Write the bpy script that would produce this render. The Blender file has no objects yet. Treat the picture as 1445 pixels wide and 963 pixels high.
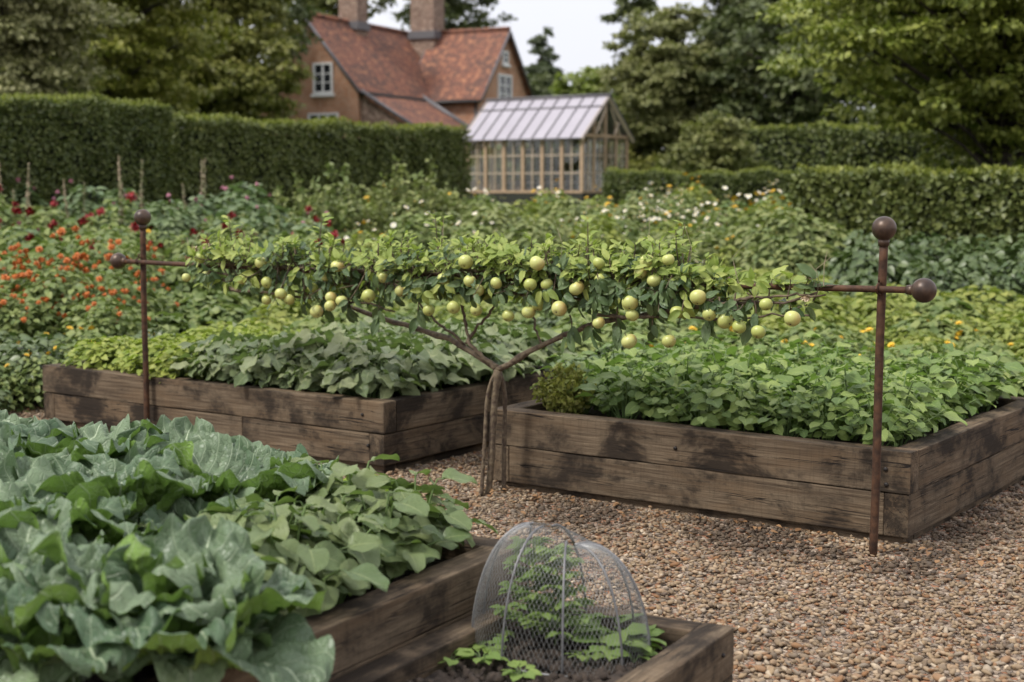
import bpy, bmesh, math, random
import numpy as np
from mathutils import Vector, Matrix

SC = bpy.context.scene
COL = SC.collection
random.seed(7)
R = np.random.RandomState(11)
PI = math.pi

# ------------------------------------------------------------------ camera
FPX, CX, CY, HY, CAMH = 2050.0, 722.5, 481.5, 270.0, 1.6
TH = math.atan((CY - HY) / FPX)
cam = bpy.data.cameras.new('camera')
camo = bpy.data.objects.new('camera', cam)
COL.objects.link(camo)
camo.location = (0, 0, CAMH)
camo.rotation_euler = (PI / 2 - TH, 0, 0)
cam.sensor_width = 36
cam.lens = FPX / 1445 * 36
cam.clip_start = 0.05
cam.clip_end = 2000
cam.dof.use_dof = True
cam.dof.focus_distance = 6.1
cam.dof.aperture_fstop = 2.4
cam.dof.aperture_blades = 9
SC.camera = camo


def at(x, y, z=0.0, Y=None):
    """the point seen at photo pixel x, y: on height z, or at distance Y"""
    dx = (x - CX) / FPX
    dz = -(y - CY) / FPX
    d = (dx, math.cos(TH) + dz * math.sin(TH), -math.sin(TH) + dz * math.cos(TH))
    t = (z - CAMH) / d[2] if Y is None else Y / d[1]
    return Vector((d[0] * t, d[1] * t, CAMH + d[2] * t))


U = Vector((-.815, .579, 0))
V = Vector((.579, .815, 0))


def ground_z(y):
    t = min(max((y - 10.5) / 27.5, 0), 1)
    return 1.0 * t * t * (3 - 2 * t)


# ------------------------------------------------------------------ node helper
class NT:
    def __init__(s, name, kind='mat'):
        if kind == 'mat':
            s.m = bpy.data.materials.new(name)
        else:
            s.m = bpy.data.worlds.new(name)
        s.m.use_nodes = True
        s.t = s.m.node_tree
        s.t.nodes.clear()

    def n(s, typ, **kw):
        nd = s.t.nodes.new(typ)
        for k, v in kw.items():
            setattr(nd, k, v)
        return nd

    def put(s, sock, v):
        if v is None:
            return
        if hasattr(v, 'is_linked') or isinstance(v, bpy.types.NodeSocket):
            s.t.links.new(v, sock)
        else:
            if isinstance(v, (tuple, list)) and len(v) == 3 and sock.type == 'RGBA':
                v = (*v, 1)
            sock.default_value = v

    def math(s, op, a, b=0.0, c=None, clamp=False):
        nd = s.n('ShaderNodeMath', operation=op, use_clamp=clamp)
        s.put(nd.inputs[0], a)
        s.put(nd.inputs[1], b)
        if c is not None:
            s.put(nd.inputs[2], c)
        return nd.outputs[0]

    def mix(s, f, a, b, blend='MIX'):
        nd = s.n('ShaderNodeMix', data_type='RGBA', blend_type=blend)
        s.put(nd.inputs[0], f)
        s.put(nd.inputs[6], a)
        s.put(nd.inputs[7], b)
        return nd.outputs[2]

    def ramp(s, f, lo, hi):
        nd = s.n('ShaderNodeMapRange', interpolation_type='SMOOTHSTEP')
        s.put(nd.inputs[0], f)
        nd.inputs[1].default_value = lo
        nd.inputs[2].default_value = hi
        return nd.outputs[0]

    def noise(s, vec, scale, detail=4, rough=.55, dist=0.0):
        nd = s.n('ShaderNodeTexNoise')
        s.put(nd.inputs['Vector'], vec)
        nd.inputs['Scale'].default_value = scale
        nd.inputs['Detail'].default_value = detail
        nd.inputs['Roughness'].default_value = rough
        nd.inputs['Distortion'].default_value = dist
        return nd.outputs['Fac']

    def vmul(s, vec, k):
        nd = s.n('ShaderNodeVectorMath', operation='MULTIPLY')
        s.put(nd.inputs[0], vec)
        nd.inputs[1].default_value = k
        return nd.outputs[0]

    def vadd(s, a, b):
        nd = s.n('ShaderNodeVectorMath', operation='ADD')
        s.put(nd.inputs[0], a)
        s.put(nd.inputs[1], b)
        return nd.outputs[0]

    def bump(s, h, strength=.3, dist=.01):
        nd = s.n('ShaderNodeBump')
        nd.inputs['Strength'].default_value = strength
        nd.inputs['Distance'].default_value = dist
        s.put(nd.inputs['Height'], h)
        return nd.outputs[0]

    def bsdf(s, color, rough=.6, metal=0.0, spec=.5, normal=None, alpha=None, out=True):
        b = s.n('ShaderNodeBsdfPrincipled')
        s.put(b.inputs['Base Color'], color)
        s.put(b.inputs['Roughness'], rough)
        s.put(b.inputs['Metallic'], metal)
        s.put(b.inputs['Specular IOR Level'], spec)
        if normal is not None:
            s.put(b.inputs['Normal'], normal)
        if out:
            s.out(b.outputs[0])
        return b

    def out(s, sh):
        o = s.n('ShaderNodeOutputMaterial')
        s.t.links.new(sh, o.inputs[0])

    def tc(s, which='Object'):
        return s.n('ShaderNodeTexCoord').outputs[which]


def leafmat(name, ca, cb, under=None, trans=.3, rough=.45, veins=0.0, nv=6, spec=.32, vein_col=None, patch=0.25, puck=.35, cool=False):
    def adj(c):
        if c is None or cool:
            return c
        r, g_, b_ = c[0] * 1.20, c[1] * 1.05, c[2] * .80
        l = .3 * r + .6 * g_ + .1 * b_
        return tuple(x + (l - x) * .03 for x in (r, g_, b_))
    ca, cb, under, vein_col = adj(ca), adj(cb), adj(under), adj(vein_col)
    t = NT(name)
    a = t.n('ShaderNodeAttribute', attribute_name='tint').outputs['Fac']
    rnd = t.n('ShaderNodeObjectInfo').outputs['Random']
    f = t.math('ADD', t.math('MULTIPLY', a, .75), t.math('MULTIPLY', rnd, .25), clamp=True)
    col = t.mix(f, ca, cb)
    if patch:
        ns = t.noise(t.tc('Object'), 9.0, 3)
        col = t.mix(t.math('MULTIPLY', t.ramp(ns, .35, .75), patch), col, tuple(c * .55 for c in ca))
    nrm = None
    if under is not None:
        bf = t.n('ShaderNodeNewGeometry').outputs['Backfacing']
        col = t.mix(bf, col, t.mix(f, under, tuple(c * 1.25 for c in under)))
    if veins:
        uv = t.n('ShaderNodeSeparateXYZ')
        t.put(uv.inputs[0], t.tc('UV'))
        u = t.math('ABSOLUTE', t.math('SUBTRACT', uv.outputs[0], .5))
        v = uv.outputs[1]
        mid = t.math('SUBTRACT', 1.0, t.ramp(t.math('DIVIDE', u, t.math('SUBTRACT', 1.25, v)), .008, .032), clamp=True)
        ph = t.math('MULTIPLY', t.math('SUBTRACT', v, t.math('MULTIPLY', u, .85)), nv * 2 * PI)
        ns2 = t.noise(t.tc('UV'), 5.0, 2)
        w = t.math('COSINE', t.math('ADD', ph, t.math('MULTIPLY', ns2, 1.1)))
        side = t.ramp(w, .955, .998)
        fine = t.n('ShaderNodeTexVoronoi', feature='DISTANCE_TO_EDGE')
        t.put(fine.inputs['Vector'], t.tc('UV'))
        fine.inputs['Scale'].default_value = 22.0
        fedge = t.math('SUBTRACT', 1.0, t.ramp(fine.outputs['Distance'], .0, .09))
        vv = t.math('MAXIMUM', t.math('MAXIMUM', mid, t.math('MULTIPLY', side, .42)), t.math('MULTIPLY', fedge, .13))
        vc = vein_col or tuple(min(1, c * 2.0 + .04) for c in cb)
        col = t.mix(t.math('MULTIPLY', vv, veins), col, vc)
        nrm = t.bump(t.math('SUBTRACT', 1.0, t.math('MAXIMUM', t.math('MULTIPLY', side, .8), t.math('MULTIPLY', fedge, .5))), puck, .01)
    b = t.bsdf(col, rough, 0, spec, nrm, out=False)
    tr = t.n('ShaderNodeBsdfTranslucent')
    t.put(tr.inputs[0], t.mix(.5, col, (ca[0] * 1.3 + .02, ca[1] * 1.5 + .03, ca[2] * .5)))
    ms = t.n('ShaderNodeMixShader')
    ms.inputs[0].default_value = trans
    t.t.links.new(b.outputs[0], ms.inputs[1])
    t.t.links.new(tr.outputs[0], ms.inputs[2])
    t.out(ms.outputs[0])
    return t.m


def plain(name, col, rough=.6, metal=0.0, spec=.4, var=.25, scale=20.0, bump=0.0, col2=None):
    t = NT(name)
    ns = t.noise(t.tc('Object'), scale, 5)
    c2 = col2 or tuple(c * (1 - var) for c in col)
    c = t.mix(t.ramp(ns, .3, .7), col, c2)
    t.bsdf(c, rough, metal, spec, t.bump(ns, bump, .01) if bump else None)
    return t.m


# ------------------------------------------------------------------ geometry builder
class Geo:
    def __init__(s):
        s.v, s.f, s.uv, s.t, s.m = [], [], [], [], []
        s.n = 0

    def add(s, V_, F_, uv=None, tint=None, mi=0):
        V_ = np.asarray(V_, dtype=np.float64).reshape(-1, 3)
        F_ = np.asarray(F_, dtype=np.int64)
        s.v.append(V_)
        s.f.append((F_ + s.n, mi))
        s.uv.append(np.zeros((len(V_), 2)) if uv is None else np.asarray(uv))
        s.t.append(np.full(len(V_), .5) if tint is None else np.asarray(tint) * np.ones(len(V_)))
        s.n += len(V_)

    def inst(s, tm, M, T, tint=None, mi=0):
        """template tm=(V,F,uv) copied with matrices M (n,3,3) and offsets T (n,3)"""
        v, f, uv = tm
        n = len(T)
        if n == 0:
            return
        VV = np.einsum('nij,kj->nki', M, v) + np.asarray(T)[:, None, :]
        FF = f[None] + (np.arange(n) * len(v))[:, None, None]
        ti = R.rand(n) if tint is None else np.asarray(tint)
        s.add(VV.reshape(-1, 3), FF.reshape(-1, f.shape[1]), np.tile(uv, (n, 1)), np.repeat(ti, len(v)), mi)

    def tube(s, pts, rad, sides=6, tint=.5, mi=0, cap=True):
        pts = np.asarray(pts, float)
        n = len(pts)
        rad = np.ones(n) * rad if np.isscalar(rad) else np.asarray(rad, float)
        tan = np.gradient(pts, axis=0)
        tan /= np.linalg.norm(tan, axis=1)[:, None] + 1e-9
        ref = np.array([0, 0, 1.0]) if abs(tan[0][2]) < .9 else np.array([1.0, 0, 0])
        a = np.cross(tan, ref)
        a /= np.linalg.norm(a, axis=1)[:, None] + 1e-9
        b = np.cross(tan, a)
        ang = np.arange(sides) * 2 * PI / sides
        ring = pts[:, None, :] + rad[:, None, None] * (np.cos(ang)[None, :, None] * a[:, None, :] + np.sin(ang)[None, :, None] * b[:, None, :])
        i = np.arange(n - 1)[:, None] * sides
        j = np.arange(sides)[None]
        k = (j + 1) % sides
        F_ = np.stack([i + j, i + k, i + sides + k, i + sides + j], -1).reshape(-1, 4)
        uv = np.stack([np.tile(ang / 2 / PI, n), np.repeat(np.linspace(0, 1, n), sides)], 1)
        base = s.n
        s.add(ring.reshape(-1, 3), F_, uv, tint, mi)
        if cap and sides >= 3:
            ctr = np.array([pts[0], pts[-1]])
            jj = np.arange(sides)
            kk = (jj + 1) % sides
            b0 = s.n
            s.add(ctr, np.zeros((0, 3), int), None, tint, mi)
            s.f.append((np.stack([base + kk, base + jj, np.full(sides, b0)], 1), mi))
            o = base + (n - 1) * sides
            s.f.append((np.stack([o + jj, o + kk, np.full(sides, b0 + 1)], 1), mi))

    def box(s, c, size, ax=None, mi=0, tint=.5):
        """box with centre c, full size, optional axes matrix rows"""
        c = np.asarray(c, float)
        h = np.asarray(size, float) / 2
        A = np.eye(3) if ax is None else np.asarray(ax, float)
        sg = np.array([[x, y, z] for x in (-1, 1) for y in (-1, 1) for z in (-1, 1)], float)
        v = c + (sg * h) @ A
        f = np.array([[0, 1, 3, 2], [4, 6, 7, 5], [0, 4, 5, 1], [2, 3, 7, 6], [0, 2, 6, 4], [1, 5, 7, 3]])
        uvv = np.stack([(sg * h)[:, 0] + (sg * h)[:, 1], (sg * h)[:, 2]], 1)
        s.add(v, f, uvv, tint, mi)

    def sphere(s, c, r, seg=16, rings=10, mi=0, tint=.5, sq=(1, 1, 1)):
        th = np.linspace(0, PI, rings + 1)
        ph = np.arange(seg) * 2 * PI / seg
        v = np.stack([np.sin(th)[:, None] * np.cos(ph), np.sin(th)[:, None] * np.sin(ph), np.cos(th)[:, None] * np.ones(seg)], -1)
        v = v.reshape(-1, 3) * r * np.array(sq) + np.asarray(c)
        i = np.arange(rings)[:, None] * seg
        j = np.arange(seg)[None]
        k = (j + 1) % seg
        f = np.stack([i + j, i + seg + j, i + seg + k, i + k], -1).reshape(-1, 4)
        s.add(v, f, None, tint, mi)

    def mesh(s, name, mats, smooth=True):
        me = bpy.data.meshes.new(name)
        v = np.concatenate(s.v) if s.v else np.zeros((0, 3))
        loops, tot, mi = [], [], []
        for f, m in s.f:
            if len(f) == 0:
                continue
            loops.append(f.reshape(-1))
            tot.append(np.full(len(f), f.shape[1]))
            mi.append(np.full(len(f), m))
        loops = np.concatenate(loops)
        tot = np.concatenate(tot)
        mi = np.concatenate(mi)
        me.vertices.add(len(v))
        me.vertices.foreach_set('co', v.reshape(-1).astype(np.float32))
        me.loops.add(len(loops))
        me.loops.foreach_set('vertex_index', loops.astype(np.int32))
        me.polygons.add(len(tot))
        st = np.concatenate([[0], np.cumsum(tot)[:-1]])
        me.polygons.foreach_set('loop_start', st.astype(np.int32))
        me.polygons.foreach_set('loop_total', tot.astype(np.int32))
        me.polygons.foreach_set('material_index', mi.astype(np.int32))
        me.polygons.foreach_set('use_smooth', np.full(len(tot), smooth))
        uvl = me.uv_layers.new(name='UVMap')
        uv = np.concatenate(s.uv)[loops]
        uvl.data.foreach_set('uv', uv.reshape(-1).astype(np.float32))
        at_ = me.attributes.new('tint', 'FLOAT', 'POINT')
        at_.data.foreach_set('value', np.concatenate(s.t).astype(np.float32))
        me.update(calc_edges=True)
        me.validate()
        for m in (mats if isinstance(mats, (list, tuple)) else [mats]):
            me.materials.append(m)
        return me

    def obj(s, name, mats, parent=None, smooth=True, loc=None):
        o = bpy.data.objects.new(name, s.mesh(name, mats, smooth))
        COL.objects.link(o)
        if parent is not None:
            o.parent = parent
        if loc is not None:
            o.location = loc
        return o


def empty(name, loc=(0, 0, 0), rz=0.0):
    o = bpy.data.objects.new(name, None)
    COL.objects.link(o)
    o.location = loc
    o.rotation_euler = (0, 0, rz)
    o.empty_display_size = .1
    return o


def tag(o, label=None, cat=None, group=None, kind=None):
    for k, v in (('label', label), ('category', cat), ('group', group), ('kind', kind)):
        if v:
            o[k] = v
    return o


KIDS = {}


def kids(o):
    return [c for c in bpy.data.objects if c.parent == o]


def copy_tree(o, parent=None, memo=None):
    c = o.copy()
    COL.objects.link(c)
    if parent is not None:
        c.parent = parent
    if o.name not in KIDS:
        KIDS[o.name] = kids(o)
    for ch in KIDS[o.name]:
        copy_tree(ch, c)
    return c


class Kind:
    """copies of a plant: the first placing of each prototype moves the prototype itself"""
    def __init__(s, protos):
        s.p = protos
        s.used = [False] * len(protos)
        for o in protos:
            KIDS[o.name] = kids(o)

    def place(s, x, y, z, sc=1.0, rz=None, label=None, group=None, i=None, sz=None):
        i = random.randrange(len(s.p)) if i is None else i
        if not s.used[i]:
            o = s.p[i]
            s.used[i] = True
        else:
            o = copy_tree(s.p[i])
        o.location = (x, y, z)
        o.rotation_euler = (random.uniform(-.06, .06), random.uniform(-.06, .06), random.uniform(0, 6.28) if rz is None else rz)
        o.scale = (sc, sc, sc * (sz or 1))
        if label:
            o['label'] = label
        if group:
            o['group'] = group
        return o

    def done(s):
        for i, o in enumerate(s.p):
            if not s.used[i]:
                for c in KIDS[o.name]:
                    bpy.data.objects.remove(c)
                bpy.data.objects.remove(o)


# ------------------------------------------------------------------ leaf templates
def leaf(nu=3, nv=5, width=.6, base=.35, tip=.9, fold=.25, curl=.25, wave=0.0, heart=0.0):
    """leaf along +y from 0 to 1, normal +z"""
    s_ = np.linspace(-1, 1, nu)
    t_ = np.linspace(0, 1, nv)
    if nv >= 5:
        t_ = .55 * (1 - np.cos(PI * t_)) / 2 + .45 * t_
    S, T = np.meshgrid(s_, t_)
    w = np.sin(PI * np.clip(T, 0, 1) ** base) ** tip
    w = w / w.max() * width / 2
    w = np.maximum(w, .012)
    x = S * w
    y = T - heart * np.abs(S) ** 1.5 * np.exp(-T * 5)
    z = fold * np.abs(x) - curl * T ** 2 + wave * np.sin(T * 9 + S) * np.abs(S) * .1
    v = np.stack([x, y, z], -1).reshape(-1, 3)
    i = np.arange(nv - 1)[:, None] * nu
    j = np.arange(nu - 1)[None]
    f = np.stack([i + j, i + j + 1, i + nu + j + 1, i + nu + j], -1).reshape(-1, 4)
    uv = np.stack([(S + 1) / 2, T], -1).reshape(-1, 2)
    return v, f, uv


def frames(d, nrm, L, W=None):
    """matrices with y along d, z along nrm (made orthogonal)"""
    d = d / (np.linalg.norm(d, axis=1)[:, None] + 1e-9)
    x = np.cross(d, nrm)
    x /= np.linalg.norm(x, axis=1)[:, None] + 1e-9
    z = np.cross(x, d)
    L = np.asarray(L) * np.ones(len(d))
    W = L if W is None else np.asarray(W) * np.ones(len(d))
    return np.stack([x * W[:, None], d * L[:, None], z * L[:, None]], -1)


def unit(n):
    a = R.normal(size=(n, 3))
    return a / np.linalg.norm(a, axis=1)[:, None]


LF_OV = leaf(3, 5, .62, .75, .8, .3, .22)
LF_HEART = leaf(5, 6, .92, .55, .65, .22, .22, .4, .22)
LF_NARROW = leaf(3, 5, .28, .85, .9, .3, .35)
LF_QUAD = leaf(3, 3, .7, .8, .8, .25, .15)
LF_APPLE = leaf(5, 7, .50, .78, .75, .35, .28, .5)
LF_TINY = leaf(3, 3, .55, .8, .8, .2, .1)


# ------------------------------------------------------------------ materials
M = {}


def wood(name, base=(.064, .045, .029), light=(.180, .136, .090), dark=(.013, .010, .008)):
    t = NT(name)
    oi = t.n('ShaderNodeObjectInfo').outputs['Random']
    off = t.n('ShaderNodeCombineXYZ')
    t.put(off.inputs[0], t.math('MULTIPLY', oi, 37.0))
    t.put(off.inputs[1], t.math('MULTIPLY', oi, 11.0))
    oc = t.vadd(t.tc('Object'), off.outputs[0])
    g = t.noise(t.vmul(oc, (.55, 24, 24)), 3.0, 9, .66, .05)
    g2 = t.noise(t.vmul(oc, (1.3, 70, 70)), 4.0, 4, .6)
    big = t.noise(t.vmul(oc, (1.0, 3.0, 3.0)), 2.4, 5, .6, .4)
    st = t.noise(t.vmul(oc, (1.0, 1.9, 1.5)), 2.3, 9, .66, .35)
    saw = t.noise(t.vmul(oc, (40, 2, 2)), 3.0, 2, .5)
    col = t.mix(t.ramp(g, .33, .68), base, light)
    col = t.mix(t.math('MULTIPLY', t.ramp(g2, .5, .75), .55), col, tuple(c * .45 for c in base))
    col = t.mix(t.math('MULTIPLY', t.ramp(big, .4, .7), .55), col, (.13, .085, .048))
    col = t.mix(t.math('MULTIPLY', t.ramp(t.math('ADD', st, t.math('MULTIPLY', t.math('SUBTRACT', g, .5), .38)), .455, .605), .88), col, dark)
    col = t.mix(t.math('MULTIPLY', t.ramp(saw, .5, .72), .20), col, tuple(c * .4 for c in base))
    crack = t.math('SUBTRACT', 1.0, t.ramp(t.math('ABSOLUTE', t.math('SUBTRACT', t.noise(t.vmul(oc, (.35, 12, 12)), 1.7, 3, .5), .5)), .003, .010))
    cm = t.math('MULTIPLY', crack, t.ramp(big, .35, .6))
    col = t.mix(cm, col, (.012, .01, .009))
    h = t.math('SUBTRACT', t.math('ADD', t.math('MULTIPLY', g, .6), t.math('MULTIPLY', g2, .4)), cm)
    t.bsdf(col, t.math('ADD', .68, t.math('MULTIPLY', g, .25)), 0, .15, t.bump(h, .75, .006))
    return t.m


M['wood'] = wood('weathered_timber')
M['cabbage'] = leafmat('cabbage_leaf', (.056, .110, .052), (.185, .250, .140), (.150, .245, .050), .22, .42, 1.0, 6, .42, (.42, .50, .33), .5, .6, True)
M['cabbage_heart'] = leafmat('cabbage_heart', (.17, .27, .12), (.30, .39, .21), None, .3, .42, .8, 6, .45, (.50, .57, .40), .2, .9, True)
M['potato'] = leafmat('potato_leaf', (.088, .165, .072), (.235, .325, .165), (.13, .22, .07), .25, .42, .8, 4, .5, (.30, .40, .22), .2, .8)
M['lime_leaf'] = leafmat('lime_leaf', (.22, .36, .05), (.32, .44, .08), None, .4, .5, .5, 5)
M['bean'] = leafmat('bean_leaf', (.072, .150, .046), (.235, .340, .105), (.14, .25, .07), .3, .45, .35, 5, .4, None, .2)
M['chard'] = leafmat('chard_leaf', (.095, .165, .085), (.265, .335, .205), (.12, .20, .08), .25, .42, .7, 5, .5, (.34, .41, .29), .25, .6)
M['herb'] = leafmat('herb_leaf', (.15, .24, .045), (.31, .38, .10), None, .35, .5, 0)
M['box'] = leafmat('shrublet_leaf', (.16, .22, .05), (.36, .38, .13), None, .3, .5, 0)
M['apple_dark'] = leafmat('apple_leaf', (.034, .082, .034), (.105, .175, .075), (.12, .19, .09), .22, .33, .35, 5, .5, (.14, .22, .10), .15)
M['apple_young'] = leafmat('apple_young_leaf', (.150, .255, .052), (.33, .42, .13), (.21, .29, .09), .35, .4, .35, 5, .45, (.28, .38, .14), .1)
M['f_mid'] = leafmat('leafy_mid', (.075, .138, .050), (.220, .290, .110), None, .3, .5, 0)
M['f_lime'] = leafmat('leafy_yellow', (.125, .195, .046), (.275, .330, .095), None, .35, .5, 0)
M['f_grey'] = leafmat('leafy_grey', (.075, .140, .080), (.165, .235, .140), None, .25, .5, 0)
M['f_dark'] = leafmat('leafy_dark', (.040, .082, .032), (.110, .165, .070), None, .22, .42, 0, 6, .5)
M['f_shrub'] = leafmat('shrub_leaf', (.095, .155, .062), (.240, .290, .130), None, .28, .5, 0)
M['hedge'] = leafmat('hedge_leaf', (.046, .078, .026), (.132, .170, .056), None, .2, .45, 0)
M['hedge_top'] = leafmat('hedge_shoot', (.12, .17, .035), (.21, .25, .06), None, .3, .5, 0)
M['tree_yellow'] = leafmat('tree_yellow_leaf', (.115, .155, .032), (.32, .34, .085), None, .28, .45, 0)
M['tree_mid'] = leafmat('tree_mid_leaf', (.080, .118, .040), (.215, .240, .095), None, .25, .5, 0)
M['tree_dark'] = leafmat('tree_dark_leaf', (.046, .078, .036), (.132, .165, .078), None, .2, .5, 0)
M['tree_lush'] = leafmat('tree_lush_leaf', (.070, .125, .026), (.250, .305, .072), None, .28, .42, 0)
M['tree_soft'] = leafmat('tree_soft_leaf', (.105, .140, .060), (.260, .285, .140), None, .28, .5, 0)
M['tree_olive'] = leafmat('tree_olive_leaf', (.098, .135, .036), (.275, .295, .095), None, .26, .48, 0)
M['tree_grey'] = leafmat('tree_grey_leaf', (.105, .135, .055), (.30, .325, .20), None, .25, .5, 0)
M['tree_pale'] = leafmat('tree_pale_leaf', (.13, .20, .055), (.26, .32, .11), None, .35, .5, 0)
M['tree_blue'] = leafmat('tree_blue_leaf', (.045, .080, .050), (.120, .155, .105), None, .2, .5, 0)
M['stem'] = plain('green_stem', (.13, .20, .06), .6, var=.4, scale=8)
M['stem_tan'] = plain('dry_stalk', (.33, .25, .18), .8, scale=14, col2=(.18, .20, .09))
M['bark'] = plain('apple_bark', (.060, .040, .028), .85, var=.6, scale=34, bump=1.0, col2=(.15, .115, .07))
M['bark_dark'] = plain('tree_bark', (.05, .04, .03), .9, var=.5, scale=9, bump=.8)
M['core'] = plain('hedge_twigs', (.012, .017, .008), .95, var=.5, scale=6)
M['rust'] = plain('rusty_iron', (.030, .016, .010), .72, .15, .3, scale=24, bump=.5, col2=(.085, .040, .020))
M['ball'] = plain('patinated_iron', (.030, .019, .014), .40, .35, .45, scale=14, bump=.25, col2=(.085, .052, .032))
M['soil'] = plain('soil', (.022, .016, .012), .95, var=.6, scale=40, bump=1.0, col2=(.05, .036, .026))
M['white'] = plain('white_paint', (.78, .77, .76), .5, var=.06)
M['lead'] = plain('grey_lead', (.12, .115, .12), .5, var=.2)
M['gutter'] = plain('dark_gutter', (.03, .03, .03), .5)
M['oak'] = plain('greenhouse_timber', (.44, .31, .20), .65, var=.25, scale=9)
M['oak_pale'] = plain('greenhouse_pale_timber', (.52, .42, .31), .65, var=.2, scale=9)
M['plinth'] = plain('dark_plinth', (.028, .030, .022), .8, var=.3)
M['red'] = plain('red_petal', (.27, .012, .014), .55, var=.4, scale=30)
M['pink'] = plain('pink_petal', (.48, .20, .26), .55, var=.3, scale=30)
M['orange'] = plain('orange_petal', (.55, .175, .03), .6, var=.35, scale=30, col2=(.42, .11, .025))
M['yellow'] = plain('yellow_petal', (.72, .46, .03), .55, var=.25, scale=30)
M['petal_white'] = plain('white_petal', (.74, .72, .62), .55, var=.12, scale=30)
M['cream'] = plain('cream_petal', (.70, .58, .40), .55, var=.15, scale=30)
M['wire'] = plain('galvanised_wire', (.34, .34, .335), .45, .5, .5, var=.2)
M['hoop'] = plain('hoop_rod', (.16, .16, .16), .45, .4, .5, var=.3)
M['bolt'] = plain('bolt_iron', (.03, .026, .024), .5, .6, .5)


def apple_mat():
    t = NT('apple_skin')
    oi = t.n('ShaderNodeObjectInfo').outputs['Random']
    c = t.mix(oi, (.34, .38, .095), (.47, .48, .17))
    ns = t.noise(t.vadd(t.tc('Object'), t.vmul(t.n('ShaderNodeObjectInfo').outputs['Location'], (5, 5, 5))), 30, 3)
    c = t.mix(t.math('MULTIPLY', t.ramp(ns, .45, .75), .35), c, (.28, .34, .09))
    sx_ = t.n('ShaderNodeSeparateXYZ')
    t.put(sx_.inputs[0], t.tc('Object'))
    c = t.mix(t.math('MULTIPLY', t.ramp(t.math('ADD', sx_.outputs[0], t.math('MULTIPLY', ns, .8)), .55, 1.35), t.math('MULTIPLY', oi, .7)), c, (.42, .25, .085))
    sp = t.n('ShaderNodeTexVoronoi')
    t.put(sp.inputs['Vector'], t.tc('Object'))
    sp.inputs['Scale'].default_value = 130
    c = t.mix(t.math('MULTIPLY', t.math('SUBTRACT', 1.0, t.ramp(sp.outputs['Distance'], .1, .22)), .3), c, (.30, .24, .10))
    b = t.bsdf(c, .38, 0, .45)
    b.inputs['Subsurface Weight'].default_value = .08
    b.inputs['Subsurface Radius'].default_value = (.01, .008, .003)
    return t.m


M['apple'] = apple_mat()


def brick_mat(name, c1, c2, mortar):
    t = NT(name)
    uv = t.tc('UV')
    b = t.n('ShaderNodeTexBrick')
    t.put(b.inputs['Vector'], uv)
    b.inputs['Scale'].default_value = 1.0
    b.inputs['Color1'].default_value = (*c1, 1)
    b.inputs['Color2'].default_value = (*c2, 1)
    b.inputs['Mortar'].default_value = (*mortar, 1)
    b.inputs['Mortar Size'].default_value = .010
    b.inputs['Brick Width'].default_value = .225
    b.inputs['Row Height'].default_value = .075
    n1 = t.noise(uv, 1.6, 5, .6)
    n2 = t.noise(uv, 7.0, 4, .6)
    c = t.mix(t.math('MULTIPLY', t.ramp(n1, .4, .7), .55), b.outputs[0], tuple(x * .5 for x in c1))
    c = t.mix(t.math('MULTIPLY', t.ramp(n2, .45, .7), .5), c, (.50, .38, .29))
    t.bsdf(c, .85, 0, .25, t.bump(b.outputs['Fac'], -.4, .01))
    return t.m


def tile_mat(name):
    t = NT(name)
    uv = t.tc('UV')
    b = t.n('ShaderNodeTexBrick')
    t.put(b.inputs['Vector'], uv)
    b.inputs['Scale'].default_value = 1.0
    b.inputs['Color1'].default_value = (.23, .092, .054, 1)
    b.inputs['Color2'].default_value = (.155, .070, .050, 1)
    b.inputs['Mortar'].default_value = (.06, .03, .025, 1)
    b.inputs['Mortar Size'].default_value = .012
    b.inputs['Brick Width'].default_value = .17
    b.inputs['Row Height'].default_value = .11
    n1 = t.noise(uv, 1.1, 6, .65, .5)
    n2 = t.noise(uv, 4.5, 4, .6)
    c = t.mix(t.math('MULTIPLY', t.ramp(n1, .40, .62), .82), b.outputs[0], (.075, .042, .034))
    c = t.mix(t.math('MULTIPLY', t.ramp(n2, .48, .68), .75), c, (.37, .165, .085))
    t.bsdf(c, .8, 0, .3, t.bump(b.outputs['Fac'], -.6, .02))
    return t.m


M['brick'] = brick_mat('red_brick', (.50, .22, .115), (.38, .16, .085), (.46, .37, .28))
M['brick_grey'] = brick_mat('old_brick', (.21, .125, .09), (.14, .085, .065), (.26, .21, .17))
M['tile'] = tile_mat('clay_tile')


def glass_mat():
    t = NT('glass')
    tr = t.n('ShaderNodeBsdfTransparent')
    tr.inputs[0].default_value = (.93, .96, .95, 1)
    gl = t.n('ShaderNodeBsdfGlossy')
    gl.inputs['Roughness'].default_value = .03
    fr = t.n('ShaderNodeLayerWeight')
    fr.inputs[0].default_value = .5
    ms = t.n('ShaderNodeMixShader')
    t.t.links.new(t.math('MULTIPLY_ADD', t.math('POWER', fr.outputs['Facing'], 4.0), .6, .06), ms.inputs[0])
    t.t.links.new(tr.outputs[0], ms.inputs[1])
    t.t.links.new(gl.outputs[0], ms.inputs[2])
    t.out(ms.outputs[0])
    return t.m


M['glass'] = glass_mat()
t = NT('dark_window_glass')
t.bsdf((.02, .022, .025), .06, 0, .6)
M['pane'] = t.m
t = NT('roof_glazing')
ns = t.noise(t.tc('Object'), 2.0, 4)
t.bsdf(t.mix(ns, (.27, .25, .28), (.36, .34, .375)), .25, 0, .6)
M['roofglass'] = t.m


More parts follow.
